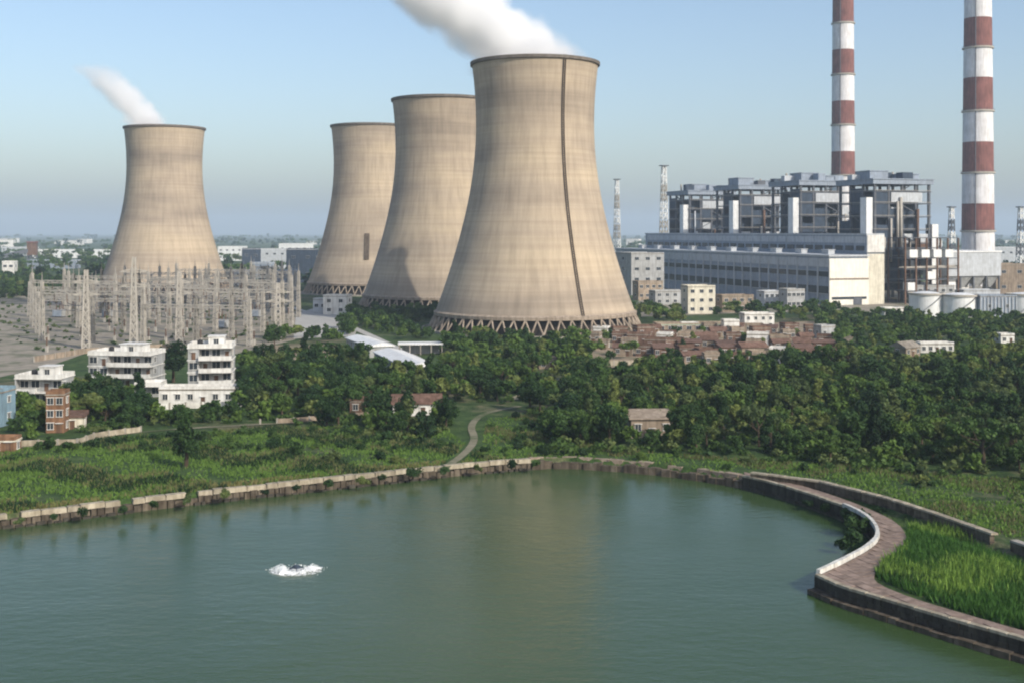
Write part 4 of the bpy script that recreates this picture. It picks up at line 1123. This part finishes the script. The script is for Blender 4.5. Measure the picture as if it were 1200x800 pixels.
def limb_mesh(h, cr, centres):
    mb = MB(); top = h * .55
    lean = Vector((random.uniform(-.06, .06) * h, random.uniform(-.06, .06) * h, top))
    r = h * .028 + .06
    mb.beam((0, 0, -.4), lean * .5, r * 2.4, w2=r * 1.7, n=7); mb.beam(lean * .5, lean, r * 1.7, w2=r * 1.0, n=7)
    for c in centres[:6]:
        s = lean * random.uniform(.5, .95); mid = (s + Vector(c)) / 2 + Vector((0, 0, -.04 * h))
        mb.beam(s, mid, r * .9, w2=r * .6, n=5); mb.beam(mid, c, r * .6, w2=r * .2, n=5)
    return mb.mesh('trunk', 'bark')
def make_tree(kind, h, seed, leaves, size):
    random.seed(seed)
    cs = []; rs = []
    if kind == 'round':
        for i in range(9):
            a = random.uniform(0, 6.28); q = random.uniform(.1, 1) ** .6 * h * .30
            cs.append((q * math.cos(a), q * math.sin(a), h * random.uniform(.45, .82))); rs.append(h * random.uniform(.13, .22))
        cs.append((0, 0, h * .84)); rs.append(h * .16)
    elif kind == 'tall':
        for i in range(10):
            a = random.uniform(0, 6.28); z = .3 + .62 * i / 9; q = h * .15 * (1.25 - z) * random.uniform(.4, 1.3)
            cs.append((q * math.cos(a), q * math.sin(a), h * z)); rs.append(h * random.uniform(.09, .15) * (1.25 - z * .6))
    elif kind == 'spread':
        for i in range(12):
            a = random.uniform(0, 6.28); q = random.uniform(.15, 1) ** .5 * h * .52
            cs.append((q * math.cos(a), q * math.sin(a), h * random.uniform(.60, .84))); rs.append(h * random.uniform(.10, .17))
    else:  # bushy, leaves down to the ground
        for i in range(11):
            a = random.uniform(0, 6.28); q = random.uniform(.1, 1) ** .6 * h * .36
            cs.append((q * math.cos(a), q * math.sin(a), h * random.uniform(.16, .8))); rs.append(h * random.uniform(.13, .22))
    return cs, rs, leaf_cloud(cs, rs, leaves, size)
TREE_VAR = []
spec = [('round', 7.5, 'leaf_dark', 'rounded dark green tree'), ('round', 6.5, 'leaf_mid', 'rounded mid green tree'), ('spread', 7.0, 'leaf_olive', 'wide olive green tree'), ('tall', 9.0, 'leaf_dark', 'slender dark green tree'),
        ('bushy', 5.5, 'leaf_mid', 'bushy mid green tree'), ('bushy', 6.0, 'leaf_dark', 'bushy dark green tree'), ('spread', 8.0, 'leaf_mid', 'wide mid green tree'), ('tall', 8.0, 'leaf_olive', 'slender olive green tree'), ('round', 6.0, 'leaf_olive', 'rounded olive green tree')]
for i, (kd, h, lm, lb) in enumerate(spec):
    vv = []
    for s in range(2):
        cs, rs, v = make_tree(kd, h, 100 + i * 7 + s, 1500, 0.30)
        vv.append((limb_mesh(h, 0, cs), np_mesh('crown', v, quads(len(v)), [lm])))
    cs, rs, low = make_tree(kd, h, 300 + i, 330, 0.62)
    TREE_VAR.append((vv, low, h, lm, lb))
random.seed(21)
for o in list(col.objects):                                    # keep-out discs round every building
    if o.parent is None and o.get('category') in ('house', 'shed', 'hut', 'outbuilding', 'store', 'office', 'gatehouse', 'canopy', 'pump house', 'tank', 'building'):
        w = max((c.dimensions.x for c in o.children if c.name.startswith('wall')), default=8)
        L = max((max(v[0] for v in c.bound_box) for c in o.children if c.type == 'MESH' and c.name.startswith(('wall', 'roof'))), default=4)
        keep.append((o.location.x, o.location.y, min(L, 14) + 1.2))
        keep.append((o.location.x * .985, o.location.y * .985, min(L, 12)))
for p0, p1 in (((415, 397), (452, 410)), ((452, 414), (500, 436)), ((468, 418), (520, 420))):
    for q in np.linspace(0, 1, 9):
        x, y = G(p0[0] + (p1[0] - p0[0]) * q, p0[1] + (p1[1] - p0[1]) * q); keep += [(x, y, 7), (x * .975, y * .975, 7)]
for px, py, w in ((1064, 418, 7), (1098, 413, 9), (1180, 402, 6), (968, 397, 6)):
    for f in (.985, .96, .94, .92):
        x, y = G(px, py); keep.append((x * f, y * f, w))
paths = [smooth_line([G(x, y) for x, y in q], 1) for q in ([(520, 549), (545, 532), (558, 515), (550, 499), (566, 484), (610, 476)], [(600, 468), (640, 452), (682, 437), (735, 430), (800, 428)], [(340, 360), (400, 378), (440, 396), (500, 425), (530, 450)])]
bank_t = smooth_line([G(x, y) for x, y in [(-60, 532), (20, 524), (95, 520), (130, 510), (200, 503), (330, 496), (450, 490)]], 1)
def scatter(pxs, spacing, kinds, group, where, hs=(0.8, 1.25), clear=2.0, prob=1.0, on_path=2.5):
    poly = np.array([G(x, y) for x, y in pxs])
    lo, hi = poly.min(0), poly.max(0); out = []
    xs = np.arange(lo[0], hi[0], spacing); ys = np.arange(lo[1], hi[1], spacing * .9)
    for j, y in enumerate(ys):
        for x in xs:
            if random.random() > prob: continue
            q = (x + random.uniform(-.45, .45) * spacing + (j % 2) * spacing * .5, y + random.uniform(-.45, .45) * spacing)
            out.append(q)
    if not out: return []
    A = np.array(out)
    m_ = signed_inside(A[:, 0], A[:, 1], poly) > 0
    m_ &= signed_inside(A[:, 0], A[:, 1], lake_poly) < -3.5
    for p in paths: m_ &= dist_line(A[:, 0], A[:, 1], p) > on_path
    m_ &= dist_line(A[:, 0], A[:, 1], bank_t) > 2.0
    for kx, ky, kr in keep: m_ &= np.hypot(A[:, 0] - kx, A[:, 1] - ky) > kr * (1 if clear else 0)
    for t in (T1, T2, T3, T4): m_ &= np.hypot(A[:, 0] - t.location.x, A[:, 1] - t.location.y) > (66 if t is T1 else 57)
    res = []
    for x, y in A[m_]:
        sx = x / y * FPX + 600
        if sx < -25 or sx > 1225: continue
        k = random.choices(range(len(spec)), kinds)[0]
        res.append((float(x), float(y), k, random.uniform(*hs), group, where))
    return res
cand = []
cand += scatter([(655, 528), (640, 500), (690, 446), (800, 440), (960, 428), (1100, 424), (1260, 420), (1260, 556), (1150, 556), (1000, 545), (860, 534), (740, 528)], 6.2, (3, 6, 3, 2, 10, 5, 2, 4, 6), 'trees of the lakeside thicket', 'in the thicket behind the lake promenade', (0.5, 1.3))
cand += scatter([(940, 416), (960, 372), (1260, 372), (1260, 420)], 8.5, (6, 2, 1, 3, 1, 5, 3, 1, 1), 'trees below the storage tanks', 'in the belt below the storage tanks', (0.6, 0.95), prob=.9)
cand += scatter([(505, 470), (500, 420), (520, 402), (690, 404), (690, 440), (650, 500), (600, 474)], 7.2, (6, 3, 2, 2, 3, 5, 2, 1, 2), 'trees before the biggest cooling tower', 'in the grove before the biggest cooling tower', (0.75, 1.2), prob=.9)
cand += scatter([(275, 480), (285, 432), (400, 420), (470, 430), (520, 455), (530, 505), (480, 520), (400, 505), (300, 490)], 7.0, (6, 4, 2, 2, 3, 5, 2, 1, 2), 'trees of the grove by the plant road', 'in the grove between the plant road and the lake bank', (0.75, 1.25), prob=.9)
cand += scatter([(72, 506), (86, 472), (178, 474), (185, 500), (120, 505)], 5.6, (6, 2, 1, 2, 3, 7, 1, 1, 1), 'trees below the white houses', 'in the dark belt below the white houses', (0.85, 1.2))
cand += scatter([(180, 504), (180, 486), (285, 484), (290, 498)], 5.6, (4, 2, 0, 0, 4, 7, 1, 0, 1), 'low trees below the long outbuilding', 'below the long white outbuilding', (0.5, 0.75))
cand += scatter([(18, 520), (20, 478), (48, 478), (46, 520)], 5.0, (4, 3, 0, 1, 5, 6, 0, 0, 1), 'trees by the orange brown house', 'beside the orange brown house', (0.6, 0.9))
cand += scatter([(-20, 350), (-20, 330), (60, 330), (60, 350)], 12.0, (5, 2, 1, 1, 2, 6, 2, 0, 1), 'trees past the switchyard', 'standing past the switchyard fence', (1.0, 1.4), prob=.6)
cand += scatter([(395, 398), (410, 366), (520, 360), (520, 398), (470, 398), (440, 388)], 7.0, (5, 3, 0, 0, 5, 8, 1, 0, 1), 'trees at the foot of the cooling towers', 'at the foot of the cooling tower row', (0.7, 1.05), prob=.95)
cand += scatter([(-30, 350), (0, 332), (95, 334), (100, 345), (40, 356)], 15.0, (6, 2, 1, 2, 2, 5, 2, 1, 1), 'trees past the switchyard', 'standing past the switchyard fence', (1.0, 1.5), prob=.8)
cand += scatter([(740, 392), (742, 368), (800, 366), (800, 384)], 9.0, (4, 3, 2, 2, 4, 4, 2, 1, 2), 'trees beside the biggest cooling tower', 'between the biggest cooling tower and the green-roofed shed', (0.8, 1.2))
cand += scatter([(838, 374), (838, 366), (985, 364), (985, 378), (940, 382)], 11.0, (5, 3, 1, 1, 3, 5, 2, 1, 1), 'trees before the turbine hall', 'standing before the turbine hall', (0.8, 1.2), prob=.7)
cand += scatter([(300, 402), (310, 392), (400, 396), (400, 404)], 8.0, (5, 3, 1, 1, 3, 5, 2, 1, 1), 'trees by the concrete yard', 'beside the concrete yard', (0.8, 1.1), prob=.7)
cand += scatter([(690, 424), (700, 392), (985, 392), (985, 424)], 13.0, (3, 3, 2, 2, 3, 3, 2, 2, 3), 'trees in the village', 'standing between the village houses', (0.6, 0.95), prob=.5)
for px, py, k, s, lb in [(218, 548, 3, 1.25, 'tall dark tree standing alone on the grassy lake bank'), (203, 448, 0, 1.7, 'big round tree between the two tallest white houses'), (322, 410, 0, 1.25, 'round dark tree at the corner of the concrete yard'),
                         (1020, 458, 0, 1.55, 'big dark tree rising out of the lakeside thicket'), (660, 520, 5, 1.1, 'dark bushy tree at the lake end of the footpath'), (690, 515, 5, 1.0, 'dark bushy tree beside the pale hut in the thicket'), (500, 512, 5, 1.0, 'dark bushy tree above the footpath bend')]:
    x, y = G(px, py); cand.append((x, y, k, s, None, lb))
LAND = [(G(763, 513), 'the pale hut'), (G(1160, 590), 'the long retaining wall'), (G(940, 550), 'the promenade corner'), (G(1064, 418), 'the pinkish gable house'), (G(1098, 418), 'the long low house'), (G(740, 430), 'the village wall'), (G(900, 430), 'the village'),
        (G(1020, 458), 'the big dark tree'), (G(1180, 405), 'the tiny white house'), (G(1092, 371), 'the domed tank'), (G(968, 397), 'the grey hut'), (G(487, 487), 'the terracotta shed'), (G(425, 484), 'the brown brick hut'), (G(476, 428), 'the white sheds'), (G(555, 510), 'the footpath'),
        (G(640, 452), 'the dirt track'), (G(394, 369), 'the white pump house'), (G(142, 455), 'the balcony house'), (G(62, 506), 'the orange brown house'), (G(370, 380), 'the concrete yard'), (G(620, 405), 'the tower basin'), (G(820, 368), 'the cream office'), (G(1200, 480), 'the dense end of the thicket')]
def near_of(x, y): return min(LAND, key=lambda l: (l[0][0] - x) ** 2 + (l[0][1] - y) ** 2)[1]
cand.sort(key=lambda c: -(TREE_VAR[c[2]][2] * c[3] / c[1]) - (9 if c[4] is None else 0))
N_TREE = 300
LABGRP = {}
for x, y, k, s, grp, where in cand[:N_TREE]:
    vv, low, h, lm, lb = TREE_VAR[k]
    trunk, crown = random.choice(vv)
    lb = ('small ' if s < .85 else 'large ' if s > 1.08 else '') + lb
    lab = (lb + ' ' + where + ', near ' + near_of(x, y)) if grp else where
    if len(lab.split()) > 16: lab = lb + ' standing near ' + near_of(x, y) + ' ' + 'in the trees'
    gname = LABGRP.setdefault(lab, (grp + ': ' + lb + ' near ' + near_of(x, y)) if grp else None)
    t = thing('tree', lab, 'tree', (x, y, hz(x, y)), random.uniform(0, 6.28), gname)
    t.scale = (s * random.uniform(.9, 1.15), s * random.uniform(.9, 1.15), s * random.uniform(.88, 1.15))
    put('trunk', trunk, t); put('crown', crown, t)
def merge(items, low_of, name, mats, label, slots):
    V = []; mi = []
    for x, y, k, s in items:
        v = low_of(k).copy(); a = random.uniform(0, 6.28); c_, s_ = math.cos(a), math.sin(a)
        sx = s * random.uniform(.9, 1.2)
        w = np.empty_like(v); w[:, 0] = (v[:, 0] * c_ - v[:, 1] * s_) * sx + x; w[:, 1] = (v[:, 0] * s_ + v[:, 1] * c_) * sx + y; w[:, 2] = v[:, 2] * s
        V.append(w); mi.append(np.full(len(v) // 4, slots(k)))
    V = np.concatenate(V); me = np_mesh(name, V, quads(len(V)), mats)
    me.polygons.foreach_set('material_index', np.concatenate(mi).astype(np.int32)); me.update()
    return tag(put(name, me), label, 'trees', kind='stuff')
LM = ['leaf_dark', 'leaf_mid', 'leaf_olive']
rest = [(x, y, k, s) for x, y, k, s, g, w in cand[N_TREE:]]
merge(rest, lambda k: TREE_VAR[k][1], 'woodland', LM, 'mass of green trees filling the ground between lake and plant', lambda k: LM.index(TREE_VAR[k][3]))
# far woods out to the horizon
fr = []
for i in range(2600):
    D = 900 * math.exp(random.uniform(0, 2.3)); px = random.uniform(-30, 1230)
    if D < 1350 and px > 700: continue
    if D < 1000 and px < 380: continue
    x = X(px, D)
    n = math.sin(x * .004 + 1.7) * math.sin(D * .003 + x * .002) + random.uniform(-.5, .5)
    if n < 0: continue
    fr.append((x, D, random.choice((0, 1, 2, 5, 6)), random.uniform(1.2, 2.0) * (1 + D / 6000)))
FAR_LOW = {}
for k in (0, 1, 2, 5, 6):
    cs, rs, FAR_LOW[k] = make_tree(spec[k][0], spec[k][1], 500 + k, 46, 1.15)
random.seed(33)
merge(fr, lambda k: FAR_LOW[k], 'far_woods', LM, 'hazy belts of trees out to the horizon', lambda k: LM.index(TREE_VAR[k][3]))

# bushes
BUSH = []
for i in range(6):
    random.seed(700 + i); cs = []; rs = []
    for q in range(7):
        a = random.uniform(0, 6.28); d_ = random.uniform(0, .85); cs.append((d_ * math.cos(a), d_ * math.sin(a), random.uniform(.3, .95))); rs.append(random.uniform(.3, .55))
    v = leaf_cloud(cs, rs, 420, .17); v[:, 2] = np.maximum(v[:, 2], -.1)
    BUSH.append(np_mesh('bush', v, quads(len(v)), [['leaf_dark', 'leaf_mid', 'leaf_mid', 'leaf_olive', 'grass', 'leaf_dark'][i]]))
random.seed(44)
def bushes(pxs, spacing, group, label, smin, smax, prob=.7, kinds=(0, 1, 2, 3, 5)):
    c = scatter(pxs, spacing, (1,) * 9, group, label, (smin, smax), prob=prob, on_path=1.8)
    for x, y, k, s, g, w in c:
        bk = random.choice(kinds); o = put('bush', BUSH[bk], None, (x, y, hz(x, y)), random.uniform(0, 6.28))
        lab = ('large ' if s > smin + .66 * (smax - smin) else 'small ' if s < smin + .33 * (smax - smin) else '') + {0: 'dark green', 1: 'mid green', 2: 'leafy green', 3: 'olive green', 5: 'dense dark'}[bk] + ' bush ' + label.split('bush ')[1]
        o.scale = (s * random.uniform(.9, 1.4), s * random.uniform(.9, 1.4), s * random.uniform(.8, 1.2)); tag(o, lab, 'bush', group + ': ' + lab.split(' bush')[0])
    return len(c)
nb = 0
nb += bushes([(60, 528), (0, 540), (0, 524), (120, 515), (330, 503), (520, 500), (530, 540), (430, 545), (300, 535), (150, 525)], 6.0, 'bushes on the grassy bank', 'green bush on the grassy bank above the shore wall', .8, 1.9, .42)
nb += bushes([(20, 534), (60, 522), (130, 516), (330, 504), (520, 504), (530, 528), (330, 527), (120, 532)], 4.2, 'shrubs along the upper bank', 'shrub or bush along the upper edge of the grassy bank', .6, 1.5, .62)
nb += bushes([(560, 540), (575, 490), (640, 482), (660, 525), (740, 535), (870, 545), (870, 553), (740, 545), (640, 542)], 4.6, 'bushes by the footpath', 'green bush between the footpath and the lake thicket', .7, 1.6, .5)
nb += bushes([(870, 545), (870, 538), (1000, 548), (1150, 560), (1230, 562), (1230, 600), (1100, 585), (1000, 562)], 5.0, 'bushes behind the canal wall', 'green bush behind the long retaining wall', .8, 1.9, .45)
for i, (px, py) in enumerate([(142, 598), (218, 587), (310, 577), (385, 568), (447, 560), (484, 556), (60, 606), (425, 565), (627, 544), (600, 546), (20, 611), (96, 602), (178, 592), (262, 581), (345, 572), (520, 553), (560, 549)]):
    x, y = G(px, py); 
    o = put('bush', BUSH[(0, 3, 5)[i % 3]], None, (x, y + .9, -.45), i * 1.3); sc_ = (1.0, 1.5, .8, 1.25)[i % 4]; o.scale = (1.2 * sc_, .8, .95 * sc_); tag(o, 'small dark shrub rooted in the joints of the pale shore wall', 'bush', 'shrubs in the shore wall')
for i, (px, py, s) in enumerate([(998, 634, 1.9), (1008, 620, 2.2), (988, 640, 1.4), (1004, 610, 1.8), (992, 604, 1.5), (948, 590, 1.0), (968, 596, 1.2), (1030, 600, 1.1), (975, 582, .9)]):
    x, y = G(px, py, -.8)
    o = put('bush', BUSH[(0, 5)[i % 2]], None, (x, y, -1.2), i * 1.7); o.scale = (s * 1.1, s, s); tag(o, 'dark bush growing from the water side of the promenade wall', 'bush', 'bushes on the promenade wall')

BLOW = []
for i in range(5):
    random.seed(760 + i); cs = []; rs = []
    for q in range(5):
        a = random.uniform(0, 6.28); d_ = random.uniform(0, .8); cs.append((d_ * math.cos(a), d_ * math.sin(a), random.uniform(.3, .9))); rs.append(random.uniform(.35, .6))
    BLOW.append(leaf_cloud(cs, rs, 90, .26))
random.seed(45)
und = []
for pxs, sp_, sc_ in (([(650, 533), (640, 500), (690, 446), (800, 440), (960, 428), (1100, 424), (1260, 420), (1260, 566), (1150, 562), (1000, 550), (860, 538), (740, 532)], 3.7, (.9, 2.0)), ([(275, 486), (285, 436), (400, 424), (470, 434), (520, 455), (530, 510), (480, 522), (400, 508), (300, 494)], 4.2, (.9, 1.9)),
                      ([(505, 470), (500, 420), (520, 396), (690, 398), (690, 440), (650, 500), (600, 474)], 4.6, (.9, 1.9)), ([(70, 510), (84, 474), (280, 480), (290, 500), (120, 508)], 3.8, (.8, 1.6))):
    und += [(c[0], c[1], c[2], c[3]) for c in scatter(pxs, sp_, (1,) * 9, '', '', sc_, prob=.8, on_path=2.2)]
und += [(c[0], c[1], c[2], c[3] * .9) for c in scatter([(-30, 425), (-30, 356), (120, 348), (300, 345), (345, 356), (340, 396), (270, 410), (100, 410)], 11.0, (1,) * 9, '', '', (.6, 1.6), prob=.6)]
merge(und, lambda k: BLOW[k % 5], 'undergrowth', ['leaf_dark', 'leaf_mid', 'leaf_olive'], 'tangled green undergrowth between the trees', lambda k: (1, 2, 1, 2, 1, 0, 2, 0, 1)[k])
# grass and reeds
def tufts(pxs, per_m2, h, w, name, m, label, ph=0.0, th=-.9, along=None):
    poly = np.array([G(x, y) for x, y in pxs]); lo, hi = poly.min(0), poly.max(0)
    n = int((hi[0] - lo[0]) * (hi[1] - lo[1]) * per_m2)
    A = rng.uniform(lo, hi, (n, 2))
    k = signed_inside(A[:, 0], A[:, 1], poly) > 0
    k &= signed_inside(A[:, 0], A[:, 1], lake_poly) < -1.5
    k &= signed_inside(A[:, 0], A[:, 1], pp) < -.2
    k &= dist_line(A[:, 0], A[:, 1], canal) > .8
    for p in paths: k &= dist_line(A[:, 0], A[:, 1], p) > 1.7
    k &= dist_line(A[:, 0], A[:, 1], bank_t) > 1.4
    patchy = np.sin(A[:, 0] * .35 + 1 + ph) * np.sin(A[:, 1] * .28 + ph * 2) + np.sin(A[:, 0] * .11 + A[:, 1] * .19 + ph * 3)
    k &= patchy + rng.normal(0, .6 if ph == 0 else .25, n) > th
    if along: k &= dist_line(A[:, 0], A[:, 1], along[0]) < along[1]
    A = A[k]; n = len(A)
    zz = height(A[:, 0], A[:, 1]) - .05
    V = []
    for b in range(3):
        a = rng.uniform(0, 6.28, n); hh = h * rng.uniform(.5, 1.3, n); ww = w * rng.uniform(.6, 1.3, n); ln = hh * rng.uniform(.1, .55, n); la = rng.uniform(0, 6.28, n)
        ox, oy = rng.normal(0, w * .6, n), rng.normal(0, w * .6, n)
        p0 = np.stack([A[:, 0] + ox - np.cos(a) * ww, A[:, 1] + oy - np.sin(a) * ww, zz], -1); p1 = np.stack([A[:, 0] + ox + np.cos(a) * ww, A[:, 1] + oy + np.sin(a) * ww, zz], -1)
        p2 = np.stack([A[:, 0] + ox + np.cos(la) * ln, A[:, 1] + oy + np.sin(la) * ln, zz + hh], -1)
        V.append(np.stack([p0, p1, p2], 1).reshape(-1, 3))
    V = np.concatenate(V)
    return tag(put(name, np_mesh(name, V, np.arange(len(V)).reshape(-1, 3), [m])), label, 'grass', kind='stuff')
tufts([(-60, 640), (-60, 526), (20, 526), (120, 514), (330, 500), (520, 500), (560, 530), (620, 548), (600, 556), (400, 578), (200, 600)], 3.2, .55, .16, 'bank_grass', 'grass', 'bright green grass on the lake bank above the cream wall')
tufts([(560, 556), (570, 490), (640, 485), (700, 525), (870, 538), (900, 556), (870, 570), (700, 556)], 2.4, .45, .16, 'shore_grass', 'grass', 'green grass between the thicket and the stony shore')
tufts([(880, 552), (880, 540), (1010, 548), (1150, 560), (1260, 562), (1260, 660), (1160, 622), (1040, 580)], 3.0, .6, .16, 'verge_grass', 'grass', 'green grass behind the long retaining wall')
tufts([(1024, 676), (1066, 618), (1100, 612), (1160, 640), (1290, 690), (1290, 760), (1200, 738), (1100, 708)], 9.0, 1.25, .13, 'reed_grass', 'reed', 'lush tall grass between the promenade and the retaining wall')

BANK = [(-60, 640), (-60, 526), (20, 526), (120, 514), (330, 500), (520, 500), (560, 530), (620, 548), (600, 556), (400, 578), (200, 600)]
tufts(BANK, 3.0, .75, .13, 'dry_grass', 'dry_grass', 'straw coloured dry grass in patches on the lake bank', 1.7, .55)
SH = smooth_line(offset_line(shore_a, -3.2), 0)
tufts(BANK, 4.5, .6, .14, 'fringe_grass', 'dry_grass', 'brownish dry grass fringing the cream shore wall', 5.1, -.2, (SH, 2.3))
tufts(BANK, 3.0, .85, .22, 'dark_weeds', 'leaf_dark', 'dark green weeds in patches on the lake bank', 3.9, .65)
tufts([(560, 556), (570, 490), (640, 485), (700, 525), (870, 538), (1010, 546), (1150, 560), (1260, 562), (1260, 640), (1160, 622), (1040, 580), (900, 556), (870, 570), (700, 556)], 2.6, .7, .15, 'straw_grass', 'dry_grass', 'straw coloured grass in patches below the thicket', 2.3, .45)
REED = [(1024, 676), (1066, 618), (1100, 612), (1160, 640), (1290, 690), (1290, 760), (1200, 738), (1100, 708)]
tufts(REED, 7.0, 1.5, .16, 'light_reeds', 'grass', 'pale green reeds in clumps between the promenade and the retaining wall', 2.9, .35)
tufts(REED, 7.0, 1.1, .2, 'dark_reeds', 'leaf_mid', 'dark green clumps between the promenade and the retaining wall', 0.8, .7)
# ------------------------------------------------------------------ haze: one even box of air round everything
hzb = MB().box((0, 10500, 155), (31000, 24500, 330))
hm = bpy.data.materials.new('pale_haze'); hm.use_nodes = True; nt = hm.node_tree; nt.nodes.clear()
out = nt.nodes.new('ShaderNodeOutputMaterial'); vol = nt.nodes.new('ShaderNodeVolumePrincipled')
vol.inputs['Color'].default_value = (0.66, 0.78, 0.93, 1); vol.inputs['Density'].default_value = 0.000115; vol.inputs['Anisotropy'].default_value = 0.0
lk(nt, vol.outputs[0], out.inputs['Volume'])
M['haze'] = hm
ho = hzb.build('haze', 'haze')
tag(ho, 'thin pale blue haze in the air over lake and plant', kind='stuff')
print('trees', len(cand), 'bushes', nb, 'gantries', n_g, 'posts', n_p, 'verts', sum(len(o.data.vertices) for o in col.objects if o.type == 'MESH'))
